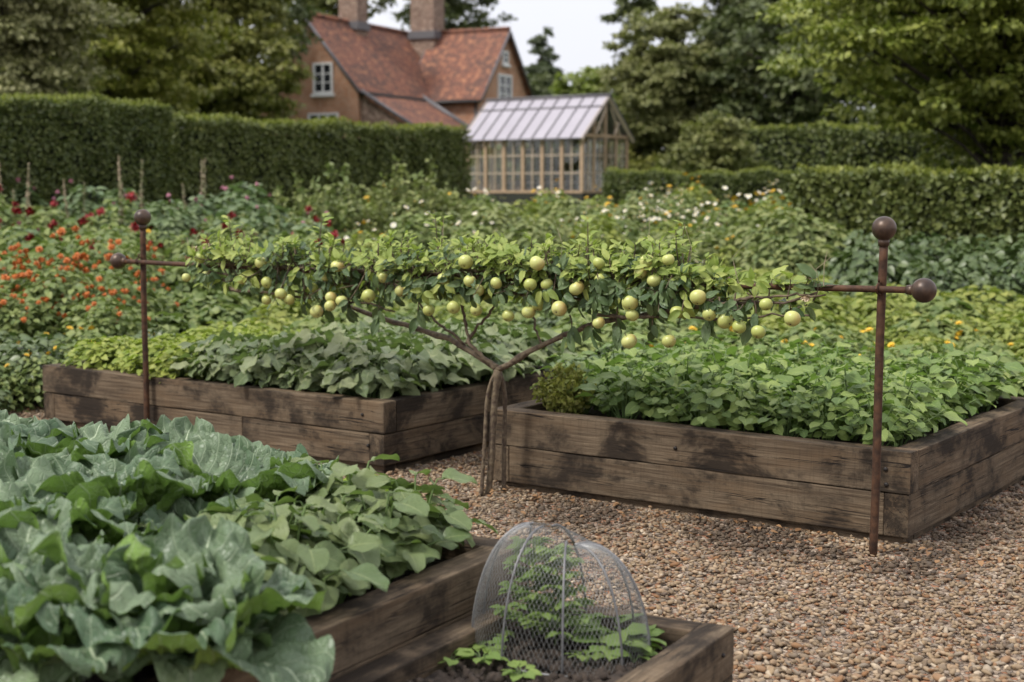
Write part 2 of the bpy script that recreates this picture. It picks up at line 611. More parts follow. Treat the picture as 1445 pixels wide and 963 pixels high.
def gravel_ground():
    t = NT('ground_surface')
    oc = t.tc('Object')
    sx = t.n('ShaderNodeSeparateXYZ')
    t.put(sx.inputs[0], oc)
    x, y = sx.outputs[0], sx.outputs[1]
    vo = t.n('ShaderNodeTexVoronoi')
    t.put(vo.inputs['Vector'], oc)
    vo.inputs['Scale'].default_value = 46
    ve = t.n('ShaderNodeTexVoronoi', feature='DISTANCE_TO_EDGE')
    t.put(ve.inputs['Vector'], oc)
    ve.inputs['Scale'].default_value = 46
    sp = t.n('ShaderNodeSeparateColor')
    t.put(sp.inputs[0], vo.outputs['Color'])
    g = t.mix(sp.outputs[0], (.19, .135, .095), (.36, .29, .22))
    g = t.mix(t.ramp(sp.outputs[1], .7, .8), g, (.25, .12, .065))
    g = t.mix(t.math('SUBTRACT', 1.0, t.ramp(ve.outputs['Distance'], .0, .12)), g, (.05, .038, .028))
    pv = t.math('ADD', t.math('MULTIPLY', x, V.x), t.math('MULTIPLY', y, V.y))
    pu = t.math('ADD', t.math('MULTIPLY', x, U.x), t.math('MULTIPLY', y, U.y))
    field = t.ramp(t.math('ADD', t.math('MAXIMUM', t.math('SUBTRACT', pv, 8.75), t.math('SUBTRACT', pu, 9.0)), t.math('MULTIPLY', t.math('SUBTRACT', t.noise(oc, 3.0), .5), .4)), 0, .15)
    so = t.mix(t.noise(oc, 9.0, 5), (.020, .018, .010), (.055, .048, .026))
    far = t.ramp(y, 16.0, 24.0)
    so = t.mix(far, so, t.mix(t.noise(oc, .8, 6), (.035, .07, .018), (.08, .12, .035)))
    c = t.mix(field, g, so)
    t.bsdf(c, .9, 0, .25, t.bump(ve.outputs['Distance'], .6, .02))
    return t.m


M['ground'] = gravel_ground()
t = NT('pebble')
a = t.n('ShaderNodeAttribute', attribute_name='tint').outputs['Fac']
cr = t.n('ShaderNodeValToRGB')
t.put(cr.inputs[0], a)
els = cr.color_ramp.elements
cols = [(0, (.085, .062, .045)), (.16, (.185, .135, .082)), (.32, (.285, .212, .135)), (.48, (.190, .095, .040)), (.6, (.35, .268, .180)), (.74, (.235, .165, .092)), (.86, (.135, .112, .088)), (1, (.43, .35, .25))]
els[0].position, els[0].color = 0, (*cols[0][1], 1)
els[1].position, els[1].color = 1, (*cols[-1][1], 1)
for p, c in cols[1:-1]:
    e = els.new(p)
    e.color = (*c, 1)
pn = t.noise(t.tc('Object'), 60.0, 3)
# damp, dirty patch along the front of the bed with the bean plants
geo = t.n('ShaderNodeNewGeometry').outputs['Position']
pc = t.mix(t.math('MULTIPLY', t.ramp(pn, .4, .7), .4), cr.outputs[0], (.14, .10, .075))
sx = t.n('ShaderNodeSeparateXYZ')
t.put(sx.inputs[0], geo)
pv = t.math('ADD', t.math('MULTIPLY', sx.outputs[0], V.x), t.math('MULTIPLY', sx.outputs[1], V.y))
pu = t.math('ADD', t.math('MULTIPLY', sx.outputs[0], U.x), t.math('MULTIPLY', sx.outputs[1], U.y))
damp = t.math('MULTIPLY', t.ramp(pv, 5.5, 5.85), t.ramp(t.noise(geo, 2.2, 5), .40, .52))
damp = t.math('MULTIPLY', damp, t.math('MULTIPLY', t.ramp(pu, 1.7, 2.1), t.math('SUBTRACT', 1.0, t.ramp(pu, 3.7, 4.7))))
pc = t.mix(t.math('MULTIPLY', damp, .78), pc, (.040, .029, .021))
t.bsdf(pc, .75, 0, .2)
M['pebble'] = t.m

# ------------------------------------------------------------------ sky and sun
SUN_EL, SUN_AZ = math.radians(52), math.radians(-118)   # azimuth from +y, clockwise; light comes from the left and a little behind the camera
w = NT('World', 'world')
SC.world = w.m
sky = w.n('ShaderNodeTexSky', sky_type='NISHITA')
sky.sun_disc = False
sky.sun_elevation = SUN_EL
sky.sun_rotation = SUN_AZ
gc = w.tc('Generated')
cl = w.noise(w.vmul(gc, (1, 1, 2.2)), 2.6, 6, .55, .3)
cl2 = w.noise(w.vmul(gc, (1, 1, 2.5)), 7.0, 5, .55, .2)
cloud = w.mix(w.ramp(cl, .35, .68), (.90, .895, .965), (1.12, 1.10, 1.14))
cloud = w.mix(w.math('MULTIPLY', w.ramp(cl2, .45, .7), .3), cloud, (.88, .885, .96))
zz_ = w.n('ShaderNodeSeparateXYZ')
w.put(zz_.inputs[0], gc)
lum = w.math('MULTIPLY_ADD', w.math('POWER', w.math('MAXIMUM', zz_.outputs[2], 0.0), .7), 3.0, 3.35)
vm = w.n('ShaderNodeVectorMath', operation='SCALE')
w.put(vm.inputs[0], cloud)
w.put(vm.inputs['Scale'], lum)
cloud = vm.outputs[0]
c = w.mix(.93, sky.outputs[0], cloud)
bg = w.n('ShaderNodeBackground')
w.put(bg.inputs[0], c)
bg.inputs[1].default_value = .098
o = w.n('ShaderNodeOutputWorld')
w.t.links.new(bg.outputs[0], o.inputs[0])
sd = bpy.data.lights.new('sun', 'SUN')
sd.energy = 1.5
sd.angle = math.radians(12)
sd.color = (1, .955, .89)
so = bpy.data.objects.new('sun', sd)
COL.objects.link(so)
so.rotation_euler = (PI / 2 - SUN_EL, 0, -SUN_AZ + PI)
so.location = (-20, -10, 30)
dirv = Vector((math.sin(SUN_AZ) * math.cos(SUN_EL), math.cos(SUN_AZ) * math.cos(SUN_EL), math.sin(SUN_EL)))
so.rotation_euler = dirv.to_track_quat('Z', 'Y').to_euler()
SC.view_settings.view_transform = 'Standard'
SC.view_settings.look = 'None'
SC.view_settings.exposure = 1.42
SC.view_settings.gamma = 1.0
SC.cycles.use_denoising = True
SC.cycles.max_bounces = 8
SC.cycles.transparent_max_bounces = 12
SC.cycles.caustics_reflective = False
SC.cycles.caustics_refractive = False

# ------------------------------------------------------------------ ground
xs = np.unique(np.concatenate([np.linspace(-300, -12, 25), np.linspace(-12, 12, 33), np.linspace(12, 300, 25)]))
ys = np.unique(np.concatenate([np.linspace(-60, 0, 5), np.linspace(0, 45, 61), np.linspace(45, 900, 20)]))
gx, gy = np.meshgrid(xs, ys)
gz = np.vectorize(ground_z)(gy)
nu, nv = len(xs), len(ys)
i = np.arange(nv - 1)[:, None] * nu
j = np.arange(nu - 1)[None]
g = Geo()
g.add(np.stack([gx, gy, gz], -1).reshape(-1, 3), np.stack([i + j, i + j + 1, i + nu + j + 1, i + nu + j], -1).reshape(-1, 4))
tag(g.obj('ground', M['ground']), kind='structure')

# ------------------------------------------------------------------ raised beds
BEDS = {}


def sleeper(parent, a, b, thick, z0, z1, inward, name='sleeper'):
    """timber lying from a to b (outer bottom edge), thickness going inward"""
    a, b = Vector((a[0], a[1], 0)), Vector((b[0], b[1], 0))
    d = (b - a)
    L = d.length
    d.normalize()
    inn = Vector(inward).normalized()
    c = (a + b) / 2 + inn * thick / 2
    bm = bmesh.new()
    bmesh.ops.create_cube(bm, size=1)
    bmesh.ops.scale(bm, vec=(L, thick, z1 - z0), verts=bm.verts)
    cuts = max(2, int(L / .16))
    ex = [e for e in bm.edges if abs(e.verts[0].co.x - e.verts[1].co.x) > .5 * L]
    bmesh.ops.subdivide_edges(bm, edges=ex, cuts=cuts, use_grid_fill=True)
    long_ = [e for e in bm.edges if e.calc_face_angle(0) > 1]
    bmesh.ops.bevel(bm, geom=long_, offset=random.uniform(.004, .008), segments=2, affect='EDGES', profile=.6)
    ph = random.uniform(0, 9)
    for v in bm.verts:
        x = v.co.x
        v.co.y += .0022 * math.sin(x * 7 + ph) + random.uniform(-.0007, .0007)
        v.co.z += (.0025 * math.sin(x * 4.3 + ph * 2) + random.uniform(-.0008, .0008)) * (1 if v.co.z > 0 else .3)
    me = bpy.data.meshes.new(name)
    bm.to_mesh(me)
    bm.free()
    me.materials.append(M['wood'])
    for p in me.polygons:
        p.use_smooth = False
    o = bpy.data.objects.new(name, me)
    COL.objects.link(o)
    ang = math.atan2(d.y, d.x)
    o.location = (c.x - parent.location.x, c.y - parent.location.y, (z0 + z1) / 2 - parent.location.z)
    o.rotation_euler = (0, 0, ang)
    o.parent = parent
    return o


def bolt(parent, p, nrm, r=.012):
    g = Geo()
    nrm = np.array(nrm, float)
    p = np.array(p, float) - np.array(parent.location)
    g.tube([p - nrm * .01, p + nrm * .006, p + nrm * .009], [r, r, r * .6], 8)
    return g.obj('bolt', M['bolt'], parent)


def bed(key, name, label, c, u, v, lu, lv, courses, thick, soil_z, splits):
    """c = near corner, u along the front to the far end, v away; courses = [(z0, z1, inset)]"""
    root = tag(empty(name, (c.x, c.y, 0)), label, 'raised bed')
    for ci, (z0, z1, inset) in enumerate(courses):
        k = inset
        A = c + u * k + v * k
        B = c + u * (lu - k) + v * k
        Cc = c + u * (lu - k) + v * (lv - k)
        D = c + u * k + v * (lv - k)
        even = ci % 2 == 0
        t = thick
        # front and back run full length on even courses, the ends on odd ones: lapped corners
        gap = .003
        fa, fb = (A, B) if even else (A + u * (t + gap), B - u * (t + gap))
        ba, bb = (D, Cc) if even else (D + u * (t + gap), Cc - u * (t + gap))
        sa, sb = (A + v * (t + gap), D - v * (t + gap)) if even else (A, D)
        ta, tb = (B + v * (t + gap), Cc - v * (t + gap)) if even else (B, Cc)
        sp = splits.get(ci, [])
        cuts = [0] + sp + [1]
        for q in range(len(cuts) - 1):
            p0 = fa + (fb - fa) * cuts[q] + (u * .003 if q else u * 0)
            p1 = fa + (fb - fa) * cuts[q + 1]
            sleeper(root, p0, p1, t, z0, z1, v)
        sleeper(root, ba, bb, t, z0, z1, -v)
        sleeper(root, sa, sb, t, z0, z1, u)
        sleeper(root, ta, tb, t, z0, z1, -u)
    BEDS[key] = (c, u, v, lu, lv, thick, soil_z)
    # soil sheet
    n = 40
    g = Geo()
    ss = np.linspace(thick * .6, lu - thick * .6, n)
    tt = np.linspace(thick * .6, lv - thick * .6, n)
    S, T = np.meshgrid(ss, tt)
    P = np.array(c)[None, None] + S[..., None] * np.array(u) + T[..., None] * np.array(v)
    P[..., 2] = soil_z + R.normal(0, .008, S.shape) + .015 * np.sin(S * 9) * np.cos(T * 8)
    ii = np.arange(n - 1)[:, None] * n
    jj = np.arange(n - 1)[None]
    g.add(P.reshape(-1, 3), np.stack([ii + jj, ii + jj + 1, ii + n + jj + 1, ii + n + jj], -1).reshape(-1, 4))
    return root, g


def clods(g, c, u, v, lu, lv, z, n, rmin, rmax):
    bm = bmesh.new()
    bmesh.ops.create_icosphere(bm, subdivisions=1, radius=1)
    tv = np.array([x.co[:] for x in bm.verts])
    tf = np.array([[q.index for q in f.verts] for f in bm.faces])
    bm.free()
    tv = tv * (1 + R.normal(0, .14, (len(tv), 1)))
    s = R.rand(n) * (lu - .12) + .06
    t = R.rand(n) * (lv - .12) + .06
    P = np.array(c)[None] + s[:, None] * np.array(u) + t[:, None] * np.array(v)
    P[:, 2] = z + R.rand(n) * .01
    r = rmin + (rmax - rmin) * R.rand(n) ** 3
    M_ = frames(unit(n), unit(n), r)
    g.inst((tv, tf, np.zeros((len(tv), 2))), M_, P)


rb_c = Vector((1.79, 6.43, 0))
lb_c = Vector((-.72, 8.09, 0))
UF = Vector((-.862, .507, 0))
VF = Vector((.507, .862, 0))
fb_c0 = Vector((.06, 4.766, 0))          # its far right corner

rb, g = bed('RB', 'raised_bed', 'weathered timber bed full of bean plants beside the rusty post, path on its near side', rb_c, U, V, 2.34, 2.12,
            [(-.03, .036, .03), (.038, .236, .004), (.240, .43, 0)], .115, .36, {})
tag(g.obj('soil', M['soil']), kind='stuff')
lb, g = bed('LB', 'raised_bed', 'long weathered timber bed of lime herbs and grey green leaf crops behind the cabbages', lb_c, U, V, 3.06, 1.95,
            [(-.03, .05, .03), (.052, .232, .004), (.236, .415, 0)], .11, .345, {1: [.36], 2: [.66]})
tag(g.obj('soil', M['soil']), kind='stuff')
fb_lv, fb_lu = 3.3, 2.6
fb, g = bed('FB', 'raised_bed', 'timber bed crowded with cabbages and potato plants, right beside the mesh cloche', fb_c0 - VF * fb_lv, UF, VF, fb_lu, fb_lv,
            [(-.03, .15, .003), (.153, .288, .0015), (.291, .43, 0)], .115, .35, {})
tag(g.obj('soil', M['soil']), kind='stuff')
cb_c = fb_c0 - VF * .08 - UF * .765      # far right corner
cb_lv, cb_lu = 1.25, .762
cb, g = bed('CB', 'raised_bed', 'small low timber bed holding the mesh cloche and seedlings', cb_c - VF * cb_lv, UF, VF, cb_lu, cb_lv,
            [(-.03, .13, .003), (.133, .28, 0)], .10, .21, {})
clods(g, cb_c - VF * cb_lv, UF, VF, cb_lu, cb_lv, .212, 1500, .004, .022)
tag(g.obj('soil', M['soil']), kind='stuff')
for f, z in ((.05, .345), (.055, .275)):
    bolt(rb, rb_c + U * (.115 if z > .3 else .11) + Vector((0, 0, z)), -V, .011)
bolt(rb, rb_c + U * 1.2 + Vector((0, 0, .33)), -V, .010)
bolt(lb, lb_c + U * .16 + Vector((0, 0, .335)), -V, .010)
bolt(lb, lb_c + U * .12 + Vector((0, 0, .16)), -V, .010)
bolt(cb, cb_c - VF * .10 + Vector((0, 0, .22)), -UF, .007)


def in_bed(p, pad):
    for c, u, v, lu, lv, th, sz in BEDS.values():
        d = Vector((p[0], p[1], 0)) - c
        if -pad < d.dot(u) < lu + pad and -pad < d.dot(v) < lv + pad:
            return True
    return False


# ------------------------------------------------------------------ gravel
def gravel():
    bm = bmesh.new()
    bmesh.ops.create_icosphere(bm, subdivisions=2, radius=1)
    tv = np.array([x.co[:] for x in bm.verts])
    tf = np.array([[q.index for q in f.verts] for f in bm.faces])
    bm.free()
    bm = bmesh.new()
    bmesh.ops.create_icosphere(bm, subdivisions=1, radius=1)
    lv_ = np.array([x.co[:] for x in bm.verts])
    lf_ = np.array([[q.index for q in f.verts] for f in bm.faces])
    bm.free()
    g = Geo()
    n = 88000
    y = 3.6 + R.rand(n) ** .8 * 8.6
    x = (R.rand(n) * 2 - 1) * (y * .37 + .35)
    keep = []
    for a, b in zip(x, y):
        p = Vector((a, b, 0))
        pv, pu = p.dot(V), p.dot(U)
        keep.append(not in_bed((a, b), -.005) and (pv < 8.8 + .3 * math.sin(a * 5)) and pu < 9.15 and not (a < -.3 and b < 6.0))
    keep = np.array(keep)
    x, y = x[keep], y[keep]
    n = len(x)
    r = .0088 + .0065 * R.rand(n) ** 2 + .009 * (R.rand(n) > .93) * R.rand(n)
    zz = R.rand(n) * .018 - .002
    nr = unit(n) * .5 + np.array([0, 0, 1.0])
    d = unit(n)
    d[:, 2] *= .3
    Mx = frames(d, nr, r)
    Mx[:, :, 0] *= (.62 + .35 * R.rand(n))[:, None]
    Mx[:, :, 1] *= (1.0 + .5 * R.rand(n))[:, None]
    Mx[:, :, 2] *= (.42 + .25 * R.rand(n))[:, None]
    P = np.stack([x, y, zz], 1)
    shapes = [(lv_ * np.array([1 + R.normal(0, .12) for _ in range(len(lv_))])[:, None], lf_, np.zeros((len(lv_), 2))) for _ in range(6)]
    near = [(tv * np.clip(1 + .16 * np.sin(tv @ (unit(1)[0] * 2.6) + R.rand() * 6)[:, None] + .12 * np.sin(tv @ (unit(1)[0] * 4.5))[:, None], .6, 1.5), tf, np.zeros((len(tv), 2))) for _ in range(6)]
    idx = R.randint(0, 6, n)
    for q in range(6):
        for lo, sh in ((False, near), (True, shapes)):
            m = (idx == q) & ((y > 4.9) == lo)
            g.inst(sh[q], Mx[m], P[m])
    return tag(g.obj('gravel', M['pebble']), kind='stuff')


gravel()
# a few fallen leaves by the foot of the post
g = Geo()
n = 190
pu = 1.2 + R.rand(n) * 3.6
pv = 6.25 - np.abs(R.normal(0, .26, n))
P = pu[:, None] * np.array(U)[None] + pv[:, None] * np.array(V)[None]
P[:, 2] = .022 + R.rand(n) * .01
nr = unit(n) * .35 + np.array([0, 0, 1.])
dd = unit(n)
dd[:, 2] *= .15
g.inst(LF_OV, frames(dd, nr, (.016 + .026 * R.rand(n))), P)
M['dead'] = leafmat('dead_leaf', (.10, .055, .028), (.26, .17, .10), None, .1, .7, 0)
tag(g.obj('fallen_leaves', M['dead']), kind='stuff')


# ------------------------------------------------------------------ plants: generic bushy plant
def canopy(n, h, r, tm, L, jit=.5, up=.8, low=.25, droop=.5, W=None, power=.5):
    """n leaves on and under a dome of height h and radius r: returns matrices, base points"""
    q = R.rand(n) ** power
    ph = R.rand(n) * 2 * PI
    rr = r * q * (.75 + .35 * R.rand(n))
    zt = h * np.sqrt(np.clip(1 - (rr / (r * 1.15)) ** 2, .02, 1))
    z = zt * (1 - (1 - low) * R.rand(n) ** 2.2)
    rad = np.stack([np.cos(ph), np.sin(ph), np.zeros(n)], 1)
    P = rad * rr[:, None]
    P[:, 2] = z
    nr = np.array([0, 0, up])[None] + rad * (rr / r)[:, None] * .7 + unit(n) * jit
    a2 = ph + R.normal(0, .9, n)
    d = np.stack([np.cos(a2), np.sin(a2), -droop * R.rand(n) - .05 + .35 * (1 - rr / r)], 1)
    ln = L * (.65 + .55 * R.rand(n))
    return frames(d, nr, ln, W), P, rad


def bush(name, cat, label, group, h, r, n, tm, L, mat, stems=9, jit=.5, up=.8, low=.25, droop=.5, stem_mat='stem', stem_r=.004, root_mesh=False, power=.5, petiole=True):
    g = Geo()
    Mx, P, rad = canopy(n, h, r, tm, L, jit, up, low, droop, None, power)
    g.inst(tm, Mx, P)
    s = Geo()
    for k in range(stems):
        a = k * 2.4 + R.rand()
        rr = r * (.25 + .55 * R.rand())
        pts = [(0.02 * math.cos(a), .02 * math.sin(a), 0), (rr * .4 * math.cos(a), rr * .4 * math.sin(a), h * .5), (rr * math.cos(a), rr * math.sin(a), h * .82)]
        s.tube(pts, [stem_r, stem_r * .8, stem_r * .5], 5)
    if petiole:
        for k in range(0, n, 3):
            e = P[k]
            b = e * np.array([.45, .45, .45])
            s.tube([b, (b + e) / 2 + np.array([0, 0, h * .05]), e], [stem_r * .5, stem_r * .45, stem_r * .35], 3, cap=False)
    if root_mesh:
        root = g.obj(name, M[mat])
        tag(root, label, cat, group)
    else:
        root = tag(empty(name), label, cat, group)
        g.obj('foliage', M[mat], root)
    s.obj('stem', M[stem_mat], root)
    return root


def flower_mesh(name, mat, rr, petals, layers=2, cup=.25, centre=None):
    g = Geo()
    tm = leaf(3, 3, .55, .8, .6, .15, .12)
    for l in range(layers):
        n = petals
        a = np.arange(n) * 2 * PI / n + l * .4
        el = cup + l * .45
        d = np.stack([np.cos(a) * math.cos(el), np.sin(a) * math.cos(el), np.full(n, math.sin(el))], 1)
        nr = np.stack([-np.cos(a) * math.sin(el), -np.sin(a) * math.sin(el), np.full(n, math.cos(el))], 1)
        g.inst(tm, frames(d, nr, rr * (1 - .18 * l)), np.zeros((n, 3)), mi=0)
    g.sphere((0, 0, rr * .12), rr * .26, 8, 5, mi=1 if centre else 0)
    return g.mesh(name, [M[mat]] + ([M[centre]] if centre else []))


def ball_flower(name, mat, rr):
    g = Geo()
    n = 46
    d = unit(n)
    d[:, 2] = np.abs(d[:, 2]) * 1.1 - .35
    g.inst(leaf(3, 3, .7, .8, .5, .2, .3), frames(d + unit(n) * .15, np.array([0, 0, 1.])[None] + d, rr), d * 0)
    g.sphere((0, 0, 0), rr * .55, 8, 6)
    return g.mesh(name, M[mat])


FM = {
    'marigold': ball_flower('marigold_flower', 'orange', .034),
    'dahlia': ball_flower('dahlia_flower', 'red', .062),
    'dahlia_pink': ball_flower('pink_flower', 'pink', .06),
    'cream': ball_flower('cream_flower', 'cream', .062),
    'yellow': flower_mesh('yellow_flower', 'yellow', .045, 10, 2, .3),
    'white': flower_mesh('white_flower', 'petal_white', .045, 9, 1, .3, 'yellow'),
}


def add_flower(root, kind, p, sc=1.0, stem_from=None):
    o = bpy.data.objects.new('flower_head', FM[kind])
    COL.objects.link(o)
    o.parent = root
    o.location = p
    o.scale = (sc, sc, sc)
    o.rotation_euler = (random.uniform(-.6, .6) + .35, random.uniform(-.6, .6), random.uniform(0, 6.28))
    return o


# ------------------------------------------------------------------ cabbages
def cab_leaf(L, W, rise, droop, ruff, seed, nu=25, nv=33):
    rs = np.random.RandomState(seed)
    S, T = np.meshgrid(np.linspace(-1, 1, nu), np.linspace(0, 1, nv))
    w = np.clip(np.sin(PI * np.clip(T * .985, 0, 1) ** .80), 0, 1) ** .42
    w = np.where(T < .16, .10 + (w - .10) * (T / .16) ** 1.6, w)
    w = np.maximum(w, .05) * W / 2
    edge = np.abs(S) ** 2.2
    ph = rs.rand(6) * 6
    x = S * w * (1 + .05 * np.sin(T * 17 + ph[0]) * edge)
    # arc along the leaf: rises then droops
    ang = rise - (rise + droop) * T ** 1.3
    ds = np.gradient(T, axis=0)
    yy = np.cumsum(np.cos(ang) * ds, axis=0) * L
    zz = np.cumsum(np.sin(ang) * ds, axis=0) * L
    cup = .32 * (S * w) ** 2 / (W / 2)
    ruf = ruff * edge * (np.sin(T * 13 + ph[1] + S * 2) * .65 + np.sin(T * 24 + ph[2] + S * 3) * .22 + np.sin(T * 41 + ph[5]) * .13)
    ruf = ruf + ruff * .5 * (T ** 3) * (np.sin(S * 6 + ph[3]) + .45 * np.sin(S * 13 + ph[2]))
    sv = np.abs(np.sin(PI * 6.5 * (T - .42 * np.abs(S)) + ph[4] * .2))
    puck = .021 * (sv ** .6 - .5) * np.clip(np.abs(S) * 4, 0, 1) * np.clip((1 - T) * 5, 0, 1)
    puck += .012 * np.sin(S * 9 + ph[5] + T * 4) * np.sin(T * 21 + S * 5 + ph[0])
    mid = -.010 * np.exp(-(S * 7) ** 2) * (1 - T)
    k = cup + ruf + puck + mid
    v = np.stack([x, yy - k * np.sin(ang) * .8, zz + k * np.cos(ang)], -1).reshape(-1, 3)
    i = np.arange(nv - 1)[:, None] * nu
    j = np.arange(nu - 1)[None]
    f = np.stack([i + j, i + j + 1, i + nu + j + 1, i + nu + j], -1).reshape(-1, 4)
    uv = np.stack([(S + 1) / 2, T], -1).reshape(-1, 2)
    return v, f, uv


def cabbage(seed, nout=12, heart=True, size=1.0):
    rs = np.random.RandomState(seed)
    root = tag(empty('cabbage'), 'blue green cabbage with wide crinkled leaves among the other cabbages', 'cabbage', 'cabbages in the near bed')
    g = Geo()
    for k in range(nout):
        q = k / (nout - 1)
        a = k * 2.399 + rs.normal(0, .15)
        L = (.26 + .08 * q + .05 * rs.rand()) * size
        W = L * (.78 + .22 * rs.rand())
        rise = 1.42 - .62 * q + rs.normal(0, .16)
        droop = -.75 + .75 * q + .75 * rs.rand()
        v, f, uv = cab_leaf(L, W, rise, droop, .022 + .030 * rs.rand(), seed * 50 + k)
        tw = rs.normal(0, .18)
        c, s_ = math.cos(tw), math.sin(tw)
        v = v @ np.array([[c, 0, s_], [0, 1, 0], [-s_, 0, c]]).T
        c, s_ = math.cos(a), math.sin(a)
        v = v @ np.array([[c, -s_, 0], [s_, c, 0], [0, 0, 1]]).T
        v += np.array([-s_ * .035, c * .035, .06 + .05 * (1 - q)])
        g.add(v, f, uv, rs.rand())
    g.obj('outer_leaves', M['cabbage'], root)
    if heart:
        h = Geo()
        for k in range(8):
            a = k * 2.399
            v, f, uv = cab_leaf(.20 * size, .20 * size, 1.55 - .05 * k, .9 + .1 * k, .012, seed * 70 + k, 13, 15)
            c, s_ = math.cos(a), math.sin(a)
            v = v @ np.array([[c, -s_, 0], [s_, c, 0], [0, 0, 1]]).T
            v += np.array([-s_ * (.03 + .006 * k), c * (.03 + .006 * k), .06 + .004 * k]) * size
            h.add(v, f, uv, rs.rand())
        h.sphere((0, 0, .165 * size), .085 * size, 18, 12)
        h.obj('heart', M['cabbage_heart'], root)
    st = Geo()
    st.tube([(0, 0, -.02), (0, 0, .05), (0, 0, .12)], [.022, .02, .018], 8)
    st.obj('stalk', M['stem'], root)
    return root


K_cab = Kind([cabbage(s, 10 + s % 3, True, 1.0 + .08 * (s % 3)) for s in range(1, 7)])
FS = BEDS['FB'][6]


def fbp(a, b):
    """a metres left of the right wall, b metres nearer than the far wall"""
    return fb_c0 + UF * a - VF * b


spots = []
for rr_, b in enumerate((.25, .60, .95, 1.30, 1.65, 2.0, 2.35)):
    for k in range(8):
        a = .28 + .35 * k + (.17 if rr_ % 2 else 0)
        spots.append((a + random.uniform(-.05, .05), b + random.uniform(-.05, .05)))
for a, b in spots:
    if b < .5 and a < .75:
        continue
    if b < .9 and a < .6:
        continue
    if b < 1.35 and a < .62:
        continue
    if a > 2.45:
        continue
    p = fbp(a, b)
    if p.x / p.y < -.47 or p.y < 3.3:
        continue
    K_cab.place(p.x, p.y, FS + .02, random.uniform(.84, 1.06))
for x_, y_, z_ in ((95, 915, .50), (262, 935, .44), (10, 850, .52)):
    p = at(x_, y_, z_)
    K_cab.place(p.x, p.y, FS, random.uniform(.95, 1.08))
K_cab.done()


# potato-like plants in the far right part of the near bed
def rosette_plant(name, cat, label, group, nst, h, r, L, mat, lps, tm, seed):
    g, s = Geo(), Geo()
    for k in range(nst):
        a = k * 2.399 + R.normal(0, .2)
        q = (k + .5) / nst
        rr = r * math.sqrt(q)
        hh = h * (1.0 - .55 * q) * (.85 + .3 * R.rand())
        rad = np.array([math.cos(a), math.sin(a), 0])
        p0 = rad * .02
        p1 = rad * rr * .45 + np.array([0, 0, hh * .75])
        p2 = rad * rr + np.array([0, 0, hh])
        tt = np.linspace(0, 1, 7)[:, None]
        cv = (1 - tt) ** 2 * p0 + 2 * tt * (1 - tt) * p1 + tt ** 2 * p2
        s.tube(cv, np.linspace(.005, .003, 7), 5, cap=False)
        n = lps
        pos, d, nr, ln = [], [], [], []
        for m in range(n):
            f = 1 - m * .13 if m else 1
            b = cv[0] * 0 + np.array([np.interp(f, tt[:, 0], cv[:, ax]) for ax in range(3)])
            a2 = a + (0 if m == 0 else (1 if m % 2 else -1) * (1.0 + .3 * R.rand())) + R.normal(0, .2)
            d.append([math.cos(a2), math.sin(a2), .12 - .55 * R.rand() + .15 * (m == 0)])
            nr.append(np.array([0, 0, 1.0]) + rad * (.35 + .5 * q) + unit(1)[0] * .42)
            ln.append(L * (1.0 if m == 0 else .8) * (.7 + .5 * R.rand()))
            pe = np.array(d[-1]) * L * .25
            s.tube([b, b + pe], [.002, .0018], 3, cap=False)
            pos.append(b + pe * .95)
        g.inst(tm, frames(np.array(d), np.array(nr), ln), np.array(pos))
    root = tag(empty(name), label, cat, group)
    g.obj('foliage', M[mat], root)
    s.obj('stem', M['stem'], root)
    return root


LF_POT = leaf(7, 11, .86, .80, .45, .26, .26, .6, .08)
K_pot = Kind([rosette_plant('potato_plant', 'potato plant', 'round leaved green potato plant between the cabbages and the bed wall', 'potato plants in the near bed',
                            15, .32, .22, .108, 'potato', 5, LF_POT, s) for s in range(3)])
for a, b in ((.29, .25), (.27, .48), (.27, .72), (.26, .96), (.26, 1.18), (.52, 1.12), (.46, .78), (.48, .33), (.47, .66), (.70, .22), (.50, .95), (.44, .40), (.31, 1.30), (.62, .45), (.38, .62), (.36, .90)):
    p = fbp(a, b)
    K_pot.place(p.x, p.y, FS, random.uniform(.88, 1.08))
K_pot.done()
# the bright lime leaf plant that stands out at the bed's far edge
g, s = Geo(), Geo()
for k in range(6):
    a = k * 1.1 + 2.2
    v, f, uv = cab_leaf(.17, .12, 1.15 - .1 * k, .2, .014, 900 + k, 11, 13)
    c_, s_ = math.cos(a), math.sin(a)
    v = v @ np.array([[c_, -s_, 0], [s_, c_, 0], [0, 0, 1]]).T + np.array([0, 0, .06])
    g.add(v, f, uv, R.rand())
s.tube([(0, 0, 0), (0, 0, .1)], [.01, .008], 6)
p = fbp(.69, .10)
root = tag(empty('lettuce', (p.x, p.y, FS + .03)), 'bright lime green leafy plant peeking out behind the cabbages at the far bed edge', 'lettuce')
g.obj('foliage', M['lime_leaf'], root)
root.scale = (1.25, 1.25, 1.3)
s.obj('stem', M['stem'], root)

# ------------------------------------------------------------------ beans in the right bed
LF_BEAN = leaf(5, 8, .88, .6, .7, .2, .25, .6, .18)
K_bean = Kind([rosette_plant('bean_plant', 'bean plant', 'green heart leaved bean plant in the dense block filling its timber bed', 'bean plants filling the bed',
                             14, .33, .21, .086, 'bean', 5, LF_BEAN, s) for s in range(5)])
c, u, v, lu, lv, th, sz = BEDS['RB']
nu_, nv_ = 9, 8
for iu in range(nu_):
    for iv in range(nv_):
        a = .29 + (lu - .55) * iu / (nu_ - 1) + random.uniform(-.04, .04)
        b = .26 + (lv - .48) * iv / (nv_ - 1) + random.uniform(-.04, .04)
        if a > lu - .50 and b < .42:
            continue
        p = c + u * a + v * b
        K_bean.place(p.x, p.y, sz - .01, random.uniform(.82, 1.12) * (.88 if iv == 0 else 1))
K_bean.done()
